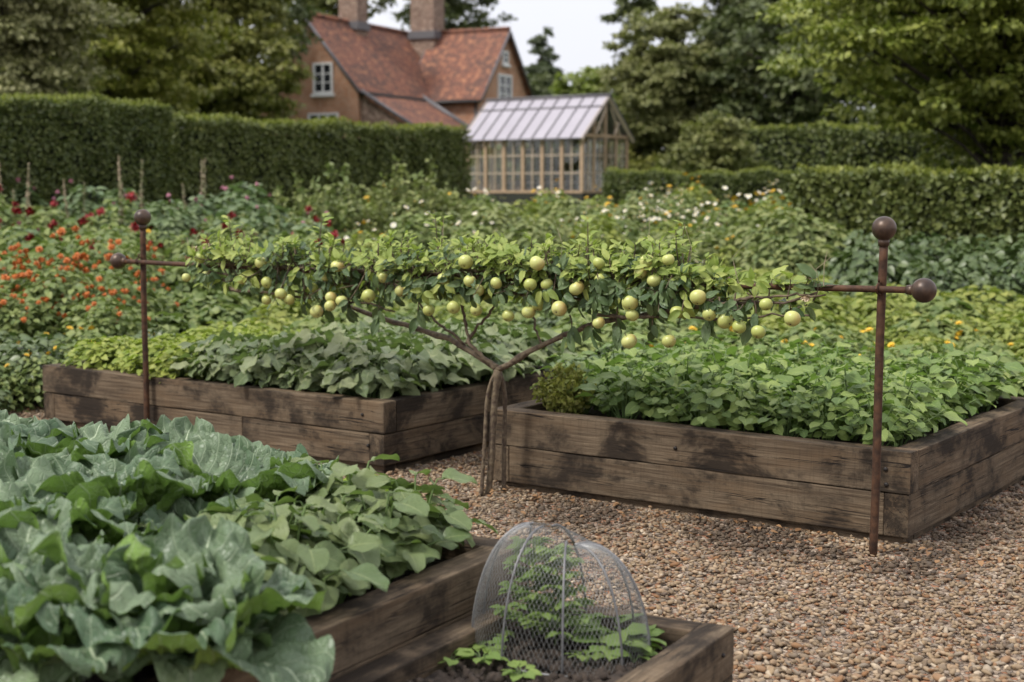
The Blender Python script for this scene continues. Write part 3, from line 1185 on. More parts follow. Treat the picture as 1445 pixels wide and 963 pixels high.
# ------------------------------------------------------------------ left bed: lime herbs and grey-green leaf crop
LF_CH = leaf(7, 12, .70, .76, .5, .24, .36, .9, .06)
K_ch = Kind([rosette_plant('leaf_beet', 'leaf beet', 'grey green large leaved beet plant in the end half of the long bed', 'leaf beets in the long bed',
                           19, .36, .24, .158, 'chard', 3, LF_CH, s) for s in range(4)])
K_lh = Kind([bush('lime_herb', 'herb', 'low lime green herb with small leaves in the long timber bed', 'lime green herbs in the long bed', .25, .20, 330, LF_OV, .058, 'herb', 10, .55, .8, .2, .3) for s in range(3)])
c, u, v, lu, lv, th, sz = BEDS['LB']
nu_, nv_ = 12, 7
for iu in range(nu_):
    for iv in range(nv_):
        a = .26 + (lu - .50) * iu / (nu_ - 1) + random.uniform(-.05, .05)
        b = .27 + (lv - .48) * iv / (nv_ - 1) + random.uniform(-.05, .05)
        p = c + u * a + v * b
        if a < 1.85 - .35 * (iv / nv_):
            K_ch.place(p.x, p.y, sz - .01, random.uniform(.8, 1.08) * (.85 if iv == 0 else 1))
        else:
            K_lh.place(p.x, p.y, sz - .01, random.uniform(.8, 1.1))
K_ch.done()
K_lh.done()

# ------------------------------------------------------------------ iron frame
PR, PL = Vector((1.591, 6.272, 0)), Vector((-2.335, 9.18, 0))
frame = tag(empty('espalier_frame', PR), 'rusty iron frame of two ball topped posts and one long bar carrying the apple tree', 'plant support')


def post(base, h, lean):
    g = Geo()
    z = np.linspace(-.05, h - .03, 14)
    b = np.array(base - PR)
    pts = np.stack([b[0] + lean * z + .002 * np.sin(z * 5), b[1] + 0 * z, z], 1)
    g.tube(pts, .0185, 14)
    o = g.obj('post', M['rust'], frame)
    s = Geo()
    s.sphere((b[0] + lean * h, b[1], h), .053, 28, 18)
    s.tube([(b[0] + lean * h, b[1], h - .075), (b[0] + lean * h, b[1], h - .045)], [.024, .026], 12)
    s.obj('ball_finial', M['ball'], o)


post(PR, 1.44, .008)
post(PL, 1.435, .006)
bd = (PR - PL).normalized()
nrm = Vector((-bd.y, bd.x, 0))
if nrm.y > 0:
    nrm = -nrm
BAR_L = Vector((-2.328, 9.18, 1.158)) + nrm * .036
BAR_R = Vector((1.60, 6.272, 1.182)) + nrm * .036
bdir = (BAR_R - BAR_L).normalized()
eL = BAR_L - bdir * .20
eR = BAR_R + bdir * .20
g = Geo()
tt = np.linspace(0, 1, 30)[:, None]
pts = np.array(eL - PR)[None] * (1 - tt) + np.array(eR - PR)[None] * tt
pts[:, 2] -= .018 * np.sin(tt[:, 0] * PI)
g.tube(pts, .0145, 12)
bar = g.obj('crossbar', M['rust'], frame)
for e, rr in ((eL, .052), (eR, .053)):
    s = Geo()
    s.sphere(np.array(e - PR), rr, 28, 18)
    dd = bdir if e is eL else -bdir
    s.tube([np.array(e - PR + dd * .04), np.array(e - PR + dd * .075)], [.024, .020], 12)
    s.obj('ball_finial', M['ball'], bar)
for e, z in ((BAR_L, 0), (BAR_R, 0)):
    g = Geo()
    q = np.array(e - PR)
    for dz in (0,):
        a = np.linspace(0, 2 * PI, 17)
        ring = np.stack([q[0] - nrm.x * .018 + .046 * np.cos(a) * nrm.x, q[1] - nrm.y * .018 + .046 * np.cos(a) * nrm.y, q[2] + .026 * np.sin(a)], 1)
        g.tube(ring, .0045, 6, cap=False)
    g.tube([q + np.array([0, 0, .028]) + np.array(nrm) * .0, q + np.array([0, 0, .05])], .005, 6)
    g.obj('clamp', M['rust'], frame)


def bar_at(px, dz=0.0, off=0.0):
    """point on the bar that stands in the direction of photo column px"""
    k = (px - CX) / FPX
    # solve for t along L->R where x/y' == k, with y' ~ y*cos(th)
    t0, t1 = -.2, 1.2
    for _ in range(40):
        t = (t0 + t1) / 2
        P = BAR_L + (BAR_R - BAR_L) * t
        yy = P.y * math.cos(TH) - (P.z - CAMH) * math.sin(TH)
        if P.x / yy < k:
            t0 = t
        else:
            t1 = t
    P = BAR_L + (BAR_R - BAR_L) * t
    return P + nrm * off + Vector((0, 0, dz))


# ------------------------------------------------------------------ espalier apple tree
TB = Vector((-.084, 7.56, 0))
tree = tag(empty('apple_tree', TB), 'trained apple tree with horizontal arms laden with pale green apples along the iron bar', 'apple tree')
T0 = np.array(TB)


def px(x, y, Y):
    return np.array(at(x, y, Y=Y))


def smooth(pts, n=18):
    pts = np.asarray(pts, float)
    d = np.concatenate([[0], np.cumsum(np.linalg.norm(np.diff(pts, axis=0), axis=1))])
    t = np.linspace(0, d[-1], n)
    o = np.stack([np.interp(t, d, pts[:, k]) for k in range(3)], 1)
    for _ in range(3):
        o[1:-1] = .25 * o[:-2] + .5 * o[1:-1] + .25 * o[2:]
    return o


def knob(n, r0, r1, k=.12):
    r = np.linspace(r0, r1, n)
    return r * (1 + k * R.normal(0, 1, n).clip(-1.5, 1.5))


g = Geo()
F = px(703, 522, 7.55)
g.tube(smooth([px(689, 703, 7.57), px(694, 640, 7.56), px(697, 570, 7.55), px(702, 530, 7.55), F], 22) - T0, knob(22, .0165, .019, .08) + .006 * np.exp(-np.arange(22) / 1.6) + .006 * np.exp(-((np.arange(22) - 20) / 2.0) ** 2), 12)
g.tube(smooth([px(679, 702, 7.54), px(683, 640, 7.54), px(687, 560, 7.54), px(694, 530, 7.54), F], 22) - T0, knob(22, .0105, .010, .08) + .003 * np.exp(-np.arange(22) / 1.4), 10)
g.tube(smooth([px(711, 699, 7.60), px(711, 640, 7.6), px(713, 570, 7.59), px(711, 540, 7.57), F], 22) - T0, knob(22, .0120, .0125, .08) + .003 * np.exp(-np.arange(22) / 1.4), 10)
g.obj('trunk', M['bark'], tree)
# the arms
arms = []


def arm(name, pts, r0, r1, n=26):
    g = Geo()
    sp = smooth(pts, n)
    sp += R.normal(0, .004, sp.shape)
    g.tube(sp - T0, knob(n, r0, r1, .13), 9)
    arms.append(sp)
    return g.obj(name, M['bark'], tree)


bp = lambda x, dz, off=0: np.array(bar_at(x, dz, off))
arm('limb', [F, px(740, 500, 7.45), px(775, 483, 7.38), px(812, 466, 7.28), bp(870, -.19), bp(960, -.13, .02), bp(1040, -.09, .03), bp(1120, -.08, .03), bp(1155, -.03, .03)], .0185, .005)
arm('limb', [F, px(672, 497, 7.62), px(655, 487, 7.7), px(600, 468, 7.95), px(550, 453, 8.2), px(490, 432, 8.5), bp(420, -.13, .02), bp(350, -.08, .02), bp(290, -.03, .02)], .0185, .005)
arm('limb', [F, px(680, 505, 7.56), px(660, 482, 7.6), px(658, 462, 7.65), bp(650, -.10), bp(640, .02)], .013, .006)
arm('limb', [px(658, 484, 7.65), px(672, 462, 7.6), px(688, 448, 7.55), bp(715, -.08, .03), bp(740, -.01, .03)], .009, .004)
arm('limb', [px(655, 487, 7.7), px(640, 474, 7.72), px(612, 450, 7.85), bp(580, -.11, .02), bp(540, -.03, .02)], .008, .004)
arm('limb', [px(765, 490, 7.4), px(755, 462, 7.45), px(752, 440, 7.5), bp(757, -.04, 0)], .007, .004)
for x0, x1, z0, z1, off in ((285, 640, -.01, .02, .03), (640, 1000, .015, -.01, .032), (700, 900, -.09, -.12, -.05), (420, 640, -.08, -.05, -.05), (850, 1150, -.19, -.13, .05), (330, 560, -.14, -.20, .04), (980, 1170, -.10, -.02, .04)):
    arm('branch', [bp(x0 + (x1 - x0) * q, z0 + (z1 - z0) * q + random.uniform(-.02, .02), off + random.uniform(-.02, .02)) for q in np.linspace(0, 1, 8)], .010, .004)

# leaves
dark, young = Geo(), Geo()
UPZ = np.array([0, 0, 1.0])
nr_ = np.array(nrm)
bd_ = np.array(bdir)


def shoot(b, tip, L, nl, geo, hang=False, fan=1.0):
    b, tip = np.asarray(b), np.asarray(tip)
    mid = (b + tip) / 2 + R.normal(0, .012, 3)
    tt = np.linspace(0, 1, 6)[:, None]
    cv = (1 - tt) ** 2 * b + 2 * tt * (1 - tt) * mid + tt ** 2 * tip
    geo.tube(cv - T0, np.linspace(.0042, .0018, 6), 4, cap=False, mi=1)
    ax = tip - b
    ax /= np.linalg.norm(ax) + 1e-9
    d, nr, P = [], [], []
    for m in range(nl):
        f = .25 + .75 * (m + 1) / nl
        q = np.array([np.interp(f, tt[:, 0], cv[:, k]) for k in range(3)])
        side = unit(1)[0]
        side -= ax * side.dot(ax)
        side /= np.linalg.norm(side) + 1e-9
        lift = (.9 * f if not hang else .15)
        dv = side * fan + ax * lift + (np.array([0, 0, -.85]) if hang else np.array([0, 0, -.10]))
        d.append(dv)
        nr.append(ax * .6 + UPZ * .5 + nr_ * .5 + unit(1)[0] * .35)
        P.append(q + dv / np.linalg.norm(dv) * .012)
    geo.inst(LF_APPLE, frames(np.array(d), np.array(nr), L * (.7 + .5 * R.rand(nl))), np.array(P) - T0)


def dens(x):
    return 1.0 if x < 960 else max(.16, 1 - (x - 960) / 130)


for k in range(360):        # up-growing shoots with young leaves
    x = random.uniform(283, 1110)
    if random.random() > dens(x):
        continue
    env = .098 + .025 * math.sin(x * .021) + .03 * math.sin(x * .06 + 1) - (.02 if x < 420 else 0)
    if x > 930:
        env *= max(.12, 1 - (x - 930) / 120)
    off = random.uniform(-.17, .17)
    hgt = env * random.uniform(.45, 1.05)
    b = bp(x, random.uniform(-.05, .03), off * .4)
    tip = bp(x + random.uniform(-14, 14), hgt, off)
    shoot(b, tip, .062, random.randint(6, 9), young if random.random() < .75 else dark)
for k in range(90):
    x = random.uniform(300, 985)
    off = random.uniform(-.12, .12)
    b = bp(x, random.uniform(.04, .09), off)
    shoot(b, bp(x + random.uniform(-7, 7), random.uniform(.10, .19), off + random.uniform(-.03, .03)), .050, 7, young, False, .75)
for x in (332, 450, 620, 622, 830, 960, 968):   # a few taller tips
    b = bp(x, .05, 0)
    shoot(b, bp(x + random.uniform(-6, 8), random.uniform(.22, .30), random.uniform(-.05, .05)), .06, 8, young)
for k in range(400):        # body and hanging leaves
    x = random.uniform(280, 1150)
    if random.random() > dens(x) * (1 if x > 330 else .6):
        continue
    low = -.165 - .045 * math.sin(x * .017) if 330 < x < 1100 else -.11
    if 560 < x < 770:
        low = -.115
    elif x >= 770:
        low = max(low, -.145)
    off = random.uniform(-.17, .19)
    b = bp(x, random.uniform(-.10, .05), off * .5)
    if x > 1000:
        b = bp(x, random.uniform(-.12, -.03), off * .5)
    tip = bp(x + random.uniform(-16, 16), random.uniform(low, .03 if x < 1000 else -.05), off)
    shoot(b, tip, .064, random.randint(4, 7), dark if random.random() < .72 else young, True)
for x, z in ((812, -.33), (846, -.30), (1072, -.22), (545, -.30), (500, -.27), (470, -.26), (880, -.28), (930, -.27), (1010, -.22), (600, -.28), (440, -.24)):
    b = bp(x, z + .15, .05)
    shoot(b, bp(x, z + .05, .06), .09, 4, dark, True, .5)
for x in (1090, 1115, 1140, 1152):
    b = bp(x, -.06, .03)
    shoot(b, bp(x + 6, .03, .04), .09, 4, dark if x > 1120 else young)
dark.obj('foliage', [M['apple_dark'], M['bark']], tree)
young.obj('young_foliage', [M['apple_young'], M['bark']], tree)
# bare whiskers and the faded blossom cluster near the end of the bar
for x, h in ((268, .17), (282, .20), (338, .26), (622, .30), (792, .28), (925, .34), (1045, .20), (1165, .16), (1150, .10), (1160, .13), (350, .2), (975, .27)):
    b = bp(x, .0, .02)
    w_ = Geo()
    w_.tube(np.array([b, b + np.array([random.uniform(-.03, .03), 0, h * .6]), bp(x + random.uniform(-12, 12), h, .0)]) - T0, [.0022, .0016, .0009], 4, cap=False)
    w_.obj('water_shoot', M['stem_tan'], tree)
for x, z in ((1148, .05), (1143, -.05), (282, .09)):
    o = bpy.data.objects.new('blossom', FM['cream'])
    COL.objects.link(o)
    o.parent = tree
    o.location = Vector(bp(x, z, .04)) - TB
    o.scale = (.42, .42, .5)

# apples
def apple_mesh():
    g = Geo()
    seg, rings = 22, 16
    th = np.linspace(0, PI, rings + 1)
    ph = np.arange(seg) * 2 * PI / seg
    r = 1 - .13 * np.exp(-(th / .32) ** 2) * 2.2 - .10 * np.exp(-((PI - th) / .28) ** 2) * 2.0 + .03 * np.sin(th)
    zz = np.cos(th) * .93
    zz = zz - .22 * np.exp(-(th / .30) ** 2) + .15 * np.exp(-((PI - th) / .25) ** 2)
    rad = np.sin(th) * (1 + .06 * np.cos(th))
    five = 1 + .02 * np.cos(5 * ph)[None] * np.clip((th - 1.8), 0, 1)[:, None]
    v = np.stack([rad[:, None] * np.cos(ph) * five, rad[:, None] * np.sin(ph) * five, zz[:, None] * np.ones(seg)], -1).reshape(-1, 3)
    i = np.arange(rings)[:, None] * seg
    j = np.arange(seg)[None]
    k = (j + 1) % seg
    g.add(v, np.stack([i + j, i + seg + j, i + seg + k, i + k], -1).reshape(-1, 4))
    g.tube([(0, 0, .6), (.03, 0, .95), (.1, .02, 1.25)], [.05, .045, .06], 6, mi=1)
    g.sphere((0, 0, -.80), .11, 8, 5, mi=1)
    return g.mesh('apple', [M['apple'], M['bark']])


AM = apple_mesh()
APX = [(467, 420), (482, 425), (566, 411), (578, 408), (626, 395), (605, 438), (640, 434), (674, 410), (672, 438), (663, 397), (657, 370), (748, 402), (772, 402), (814, 407),
       (760, 430), (746, 441), (717, 446), (848, 395), (889, 428), (892, 445), (845, 456), (914, 371), (904, 385), (923, 396), (888, 482), (789, 436), (955, 441), (943, 367),
       (1001, 444), (1023, 453), (944, 482), (1081, 430), (1070, 469), (1118, 450), (263, 392), (291, 390), (282, 365), (368, 371), (377, 399), (341, 395), (396, 415), (408, 423),
       (441, 406), (466, 432), (447, 440), (476, 376), (376, 424), (459, 390), (520, 418), (700, 400), (985, 420), (540, 392), (1043, 462), (758, 372), (845, 372)]
for x, y in APX:
    P = bar_at(x, 0, random.choice((.16, .19, .22, .25)) + random.uniform(-.02, .02))
    q = at(x, y, Y=P.y)
    o = bpy.data.objects.new('apple', AM)
    COL.objects.link(o)
    o.parent = tree
    o.location = q - TB
    big = 1.0 if 420 < x else .97
    r = .0365 * random.uniform(.78, 1.10) * big
    o.scale = (r, r, r * random.uniform(.92, 1.0))
    # most fruit hangs with its eye tipped towards the light and the viewer
    o.rotation_euler = (random.uniform(-1.1, .35), random.uniform(-.6, .6), random.uniform(-.6, .6))

# ------------------------------------------------------------------ mesh cloche with its seedlings
CL = fb_c0 - UF * .312 - VF * .365
CLH, CLA, CLB = .388, .288, .22
ux, vx = -UF, VF
cl_root = tag(empty('mesh_cloche', (CL.x, CL.y, .205)), 'domed wire mesh cloche with hoops covering seedlings in the small bed', 'cloche')


def dome(ph, t):
    r = np.cos(t * PI / 2) ** .90
    z = CLH * np.sin(t * PI / 2) ** 1.05
    bx, by = CLA * np.cos(ph), CLB * np.sin(ph)
    rx = .07 * np.clip(np.cos(ph) * 1.6, -1, 1) - .022
    ry = 0 * ph
    z = z - .05 * (t ** 2) * np.clip((rx + .03) / .07, 0, 1)
    X = bx * r + rx * (1 - r)
    Y_ = by * r + ry * (1 - r)
    return np.stack([X * ux.x + Y_ * vx.x, X * ux.y + Y_ * vx.y, z], -1)


for k in range(9):
    ph = k * 2 * PI / 9 + .25
    t = np.linspace(0, .985, 22)
    g = Geo()
    g.tube(dome(np.full(22, ph), t), .0042, 6)
    g.obj('hoop', M['hoop'], cl_root)
g = Geo()
a = np.linspace(0, 2 * PI, 49)
g.tube(dome(a, np.zeros(49)) + np.array([0, 0, .006]), .004, 6, cap=False)
g.obj('base_ring', M['hoop'], cl_root)
g = Geo()
nt = 112
for k in range(nt):
    for sg in (-1, 1):
        t = np.linspace(0, .965, 26)
        ph = k * 2 * PI / nt + sg * t * 1.05
        g.tube(dome(ph, t), .00048, 3, cap=False)
g.obj('netting', M['wire'], cl_root)
M['seedling'] = leafmat('seedling_leaf', (.10, .20, .06), (.20, .31, .10), None, .35, .5, .3, 5)
LF_SEED = leaf(5, 5, .8, .7, .6, .2, .25, .5, .1)


def ferny(h, seed):
    g, s = Geo(), Geo()
    s.tube([(0, 0, 0), (.01, 0, h * .5), (0, .01, h)], [.005, .004, .002], 5)
    n = 26
    for k in range(n):
        z = h * (.10 + .90 * k / n)
        a = k * 2.399
        L = .10 * (1.15 - .75 * k / n)
        d0 = np.array([math.cos(a), math.sin(a), .35])
        tip = np.array([0, 0, z]) + d0 * L
        s.tube([(0, 0, z), tip], [.0022, .001], 3, cap=False)
        m = 11
        f = np.linspace(.15, 1, m)
        pts = np.array([0, 0, z])[None] + d0[None] * L * f[:, None]
        d = np.stack([np.cos(a + np.where(np.arange(m) % 2, .9, -.9)), np.sin(a + np.where(np.arange(m) % 2, .9, -.9)), np.full(m, .1)], 1)
        g.inst(LF_OV, frames(d, np.array([0, 0, 1.])[None] + unit(m) * .4, .045 * (.7 + .5 * R.rand(m))), pts)
    root = tag(empty('ferny_seedling'), 'tall ferny green seedling', 'seedling')
    g.obj('foliage', M['seedling'], root)
    s.obj('stem', M['stem'], root)
    return root


for (dx, dy, h, lab) in ((-.11, .03, .325, 'tall ferny seedling nearer the near bed wall, under the mesh cloche'), (-.01, -.01, .32, 'tall ferny seedling in the middle under the mesh cloche')):
    o = ferny(h, 1)
    p = CL + ux * dx + vx * dy
    o.location = (p.x, p.y, .21)
    o['label'] = lab


def seedling(nl, L):
    g, s = Geo(), Geo()
    a = np.arange(nl) * 2.399
    d = np.stack([np.cos(a), np.sin(a), .35 + .4 * R.rand(nl)], 1)
    P = d * L * .55
    P[:, 2] += .02
    for q in P:
        s.tube([(0, 0, 0), q * .6 + np.array([0, 0, .012]), q], [.0022, .0018, .0014], 4, cap=False)
    g.inst(LF_SEED, frames(d * np.array([1, 1, .4]), np.array([0, 0, 1.])[None] + unit(nl) * .3, L * (.7 + .5 * R.rand(nl))), P)
    root = tag(empty('seedling'), 'small broad leaved seedling on the dark soil of the cloche bed', 'seedling', 'small seedlings in the cloche bed')
    g.obj('foliage', M['seedling'], root)
    s.obj('stem', M['stem'], root)
    return root


K_sd = Kind([seedling(7, .07), seedling(9, .055), seedling(6, .085)])
for X, Y_, z in ((-.17, -.15, 1), (-.21, -.02, .9), (.13, -.08, 1.0), (.17, .02, 1.2), (.25, .00, .85), (.12, .10, 1.6),
                 (-.13, -.24, 1.1), (-.2, -.3, .8), (.03, -.29, .9), (.2, .09, 1.3), (-.02, .12, 1.5)):
    p = CL + ux * X + vx * Y_
    K_sd.place(p.x, p.y, .212, z * .85)
K_sd.done()


# ------------------------------------------------------------------ field plants
def field_kind(name, cat, label, group, variants, h, r, n, tm, L, mat, flower=None, nfl=0, fl_scale=1.0, spread=.9, **kw):
    ps = []
    for _ in range(variants):
        o = bush(name, cat, label, group, h, r, n, tm, L, mat, petiole=False, **kw)
        for k in range(nfl):
            a = random.uniform(0, 6.28)
            q = math.sqrt(random.random()) * r * spread
            zz = h * (math.sqrt(max(.05, 1 - (q / r / 1.15) ** 2)) + random.uniform(.05, .20 if flower != 'marigold' else .12))
            add_flower(o, flower, (q * math.cos(a), q * math.sin(a), zz), fl_scale * random.uniform(.75, 1.2))
        ps.append(o)
    return Kind(ps)


K1 = field_kind('leafy_plant', 'vegetable plant', 'mid green leafy vegetable plant in the plot behind the beds', 'mid green vegetables in the plot', 3, .55, .42, 560, LF_HEART, .085, 'f_mid', low=.1)
K2 = field_kind('yellow_green_plant', 'vegetable plant', 'yellow green small leaved plant in the plot behind the beds', 'yellow green rows in the plot', 3, .5, .42, 520, LF_OV, .085, 'f_lime', low=.1)
K3 = field_kind('grey_green_plant', 'vegetable plant', 'grey green broad leaved plant in the plot behind the beds', 'grey green rows in the plot', 3, .5, .42, 420, LF_OV, .115, 'f_grey', low=.1)
K4 = field_kind('dark_leafy_plant', 'vegetable plant', 'dark glossy leafy plant in the plot behind the beds', 'dark leafy rows in the plot', 3, .55, .42, 520, LF_OV, .085, 'f_dark', low=.1)
K5 = field_kind('yellow_flowered_plant', 'flowering plant', 'dark leafy plant dotted with small yellow flowers', 'yellow flowered plants', 3, .55, .42, 520, LF_OV, .08, 'f_mid', 'yellow', 5, .8, low=.1)
K6 = field_kind('marigold_plant', 'marigold', 'bushy plant covered in small orange flowers in the border', 'orange flowers in the border', 3, .95, .42, 560, LF_OV, .085, 'f_mid', 'marigold', 14, 1.0, low=.05)
K7 = field_kind('tall_perennial', 'perennial', 'tall leafy perennial at the back of the plot', 'tall perennials at the back of the plot', 3, 1.05, .48, 620, LF_OV, .11, 'f_shrub', low=.05)
K8 = field_kind('white_flowered_perennial', 'flowering plant', 'tall leafy perennial topped with small white flowers', 'white flowers at the back of the plot', 2, 1.1, .45, 520, LF_OV, .10, 'f_mid', 'white', 16, .85, low=.05)
K9 = field_kind('yellow_perennial', 'flowering plant', 'tall leafy perennial topped with yellow flowers', 'yellow flowers at the back of the plot', 2, 1.1, .45, 520, LF_OV, .10, 'f_lime', 'yellow', 6, 1.05, low=.05)
KD = field_kind('dahlia_plant', 'dahlia', 'leafy dahlia bearing deep red blooms in the flower border', 'red dahlias in the border', 3, 1.15, .42, 420, LF_OV, .10, 'f_mid', 'dahlia', 4, 1.0, low=.05)
KP = field_kind('pink_dahlia_plant', 'dahlia', 'leafy dahlia bearing pink blooms in the flower border', 'pink dahlias in the border', 2, 1.2, .40, 420, LF_OV, .12, 'f_grey', 'dahlia_pink', 2, .5, low=.05)
KC = field_kind('cream_dahlia_plant', 'dahlia', 'leafy dahlia bearing pale cream blooms in the flower border', 'cream dahlias in the border', 1, 1.15, .40, 420, LF_OV, .12, 'f_mid', 'cream', 2, 1.0, low=.05)


def spike_plant(seed):
    s, g = Geo(), Geo()
    for k in range(3):
        a = k * 2.1 + R.rand()
        b = np.array([.12 * math.cos(a), .10 * math.sin(a), 0])
        h = 1.25 + .5 * R.rand()
        e = b * 1.8 + np.array([R.normal(0, .05), 0, h])
        s.tube([b, (b + e) / 2, e], [.008, .006, .003], 5)
        n = 170
        f = .40 + .60 * R.rand(n)
        P = b[None] + (e - b)[None] * f[:, None]
        d = unit(n)
        d[:, 2] = np.abs(d[:, 2]) * .6
        s.inst(LF_OV, frames(d, unit(n),   .064 * (1.30 - f)), P)
    n = 110
    Mx, P, rad = canopy(n, .6, .25, LF_NARROW, .2)
    g.inst(LF_OV, Mx, P)
    root = empty('seed_spike_plant')
    g.obj('foliage', M['f_grey'], root)
    tag(root, 'plant with tall dry tan seed spikes standing in front of the hedge', 'perennial', 'tan seed spikes in the border')
    s.obj('spike', M['stem_tan'], root)
    return root


KS = Kind([spike_plant(1), spike_plant(2)])


def place(K, x, y, sc, **kw):
    return K.place(x, y, ground_z(y) - .01, sc, **kw)


cnt = 0
y = 9.0
row = 0
while y < 25.5:
    step = .46 if y < 13 else (.56 if y < 18 else .75)
    row += 1
    x = -.395 * y - .8 + (row % 2) * step / 2
    while x < .395 * y + .8:
        xx, yy = x + random.uniform(-.14, .14), y + random.uniform(-.14, .14)
        x += step
        p = Vector((xx, yy, 0))
        pv, pu = p.dot(V), p.dot(U)
        if not (pv > 8.72 or pu > 8.85) or in_bed((xx, yy), .30):
            continue
        q = CX + FPX * xx / yy
        sc = (.92 if y < 13 else (1.1 if y < 18 else 1.35)) * random.uniform(.8, 1.15)
        rn = random.random()
        if pu > 8.85 and pv < 8.0 and yy < 10.3:
            place(K3, xx, yy, sc * .75)
            continue
        if q < 455:
            if yy < 11.7:
                place(K5 if rn < .45 else K4, xx, yy, sc * .9)
            elif yy < 14.2:
                if q < 200 + 40 * math.sin(yy * 3):
                    place(K6, xx, yy, sc * .95)
                elif rn < .15:
                    place(K2, xx, yy, sc)
                else:
                    place(K1, xx, yy, sc)
            elif yy < 18.2:
                if rn < .46:
                    place(KD, xx, yy, sc * .82)
                elif rn < .58:
                    place(KP, xx, yy, sc * .85)
                elif rn < .68:
                    place(KC, xx, yy, sc * .82)
                elif rn < .74:
                    place(K9, xx, yy, sc * .7)
                else:
                    place(K1, xx, yy, sc * 1.15, sz=1.4)
            elif yy < 20.3:
                if q < 370 and rn < .14:
                    place(KS, xx, yy, random.uniform(.9, 1.12))
                elif rn < .7:
                    place(KP, xx, yy, sc * .8)
                else:
                    place(K7, xx, yy, sc * .78)
            elif q > 300 and yy < 21.5:
                place(K7, xx, yy, sc * .75)
        elif q < 930:
            if yy < 11.2:
                place(K3 if rn < .5 else K1, xx, yy, sc * .9)
            elif yy < 13.2:
                place(K1 if rn < .6 else K4, xx, yy, sc * .95)
            elif yy < 15.5:
                place(K1 if rn < .7 else K2, xx, yy, sc * .9)
            elif yy < 18:
                place(K3 if rn < .35 else (K2 if rn < .55 else K1), xx, yy, sc * .9)
            else:
                hs = .82
                place(K9 if rn < .16 else (K8 if rn < .26 else (K7 if rn < .8 else K1)), xx, yy, sc * .72 * (1 if yy < 23 else .95))
        else:
            if yy < 10.8:
                place(K5 if rn < .4 else K1, xx, yy, sc * .9)
            elif yy < 12.4:
                place(K1 if q < 1200 and rn < .7 else (K2 if rn < .7 else K5), xx, yy, sc * .9)
            elif yy < 14.3:
                place(K2 if rn < .8 else K1, xx, yy, sc * 1.05)
            elif yy < 17.3 and (q > 1180 or yy < 16.2):
                place(K4 if q > 1180 else (K2 if rn < .75 else K1), xx, yy, sc * 1.05, sz=1.4 if q > 1180 else 1.1)
            elif q < 1150:
                place(K8 if rn < .4 else (K9 if rn < .58 else (K3 if rn < .75 else K7)), xx, yy, sc * .72)
    y += step * .86
for K in (K1, K2, K3, K4, K5, K6, KD, KP, KC):
    K.done()

for x, Y_, s_ in ((1085, 17.6, 1.15), (1112, 17.0, 1.2), (1140, 17.3, 1.1), (1170, 16.8, 1.05), (1100, 16.4, .95), (1130, 16.2, .9), (1205, 16.9, .95)):
    p = at(x, 270, Y=Y_)
    place(K7, p.x, p.y, s_)
for x, Y_, s_ in ((893, 20.2, .8), (915, 20.8, .85), (935, 20.1, .8), (955, 20.6, .85), (975, 20.2, .8), (1000, 20.8, .85), (1085, 20.0, .85), (1020, 20.0, .8)):
    p = at(x, 270, Y=Y_)
    place(K8, p.x, p.y, s_ * 1.05)
for x, Y_, s_ in ((1045, 20.6, .9), (1068, 20.2, .95), (1090, 21.0, .95), (1110, 20.3, .9)):
    p = at(x, 270, Y=Y_)
    place(K9, p.x, p.y, s_ * 1.1)
for x, Y_ in ((105, 18.6), (180, 18.9), (20, 18.4), (278, 19.4)):
    p = at(x, 270, Y=Y_)
    place(KS, p.x, p.y, random.uniform(.9, 1.15))
K7.done()
K8.done()
K9.done()
KS.done()

# grey-green shrubs in front of the hedge
def loose_shrub(h, r, seed, nsp=46, nl=58, L=.085, mat='f_shrub', tm=LF_OV, sr=1.0, jit=.045):
    rs = np.random.RandomState(seed)
    g, st = Geo(), Geo()
    for k in range(nsp):
        a_ = rs.rand() * 6.28
        q = math.sqrt(rs.rand())
        top = np.array([r * q * math.cos(a_), r * q * math.sin(a_), h * (1.08 - .55 * q ** 1.5) * (.72 + .4 * rs.rand())])
        b_ = top * np.array([.25, .25, 0])
        m_ = (b_ + top) / 2 * np.array([.8, .8, 1.1])
        tt = np.linspace(0, 1, 8)[:, None]
        cv = (1 - tt) ** 2 * b_ + 2 * tt * (1 - tt) * m_ + tt ** 2 * top
        st.tube(cv, np.linspace(.009 * sr, .002 * sr, 8), 4, cap=False)
        n_ = nl
        f_ = .25 + .75 * R.rand(n_) ** .8
        P_ = np.stack([np.interp(f_, tt[:, 0], cv[:, c_]) for c_ in range(3)], 1) + R.normal(0, jit, (n_, 3)) * (1.25 - f_)[:, None] * 1.6
        d_ = unit(n_) + np.array([0, 0, .35])
        g.inst(tm, frames(d_, unit(n_) + np.array([0, 0, .8]), L * (.6 + .6 * R.rand(n_))), P_)
    root = tag(empty('shrub'), 'loose grey green shrub in front of the clipped hedge', 'shrub', 'loose shrubs before the hedge')
    g.obj('foliage', M[mat], root)
    st.obj('stem', M['bark_dark'], root)
    return root


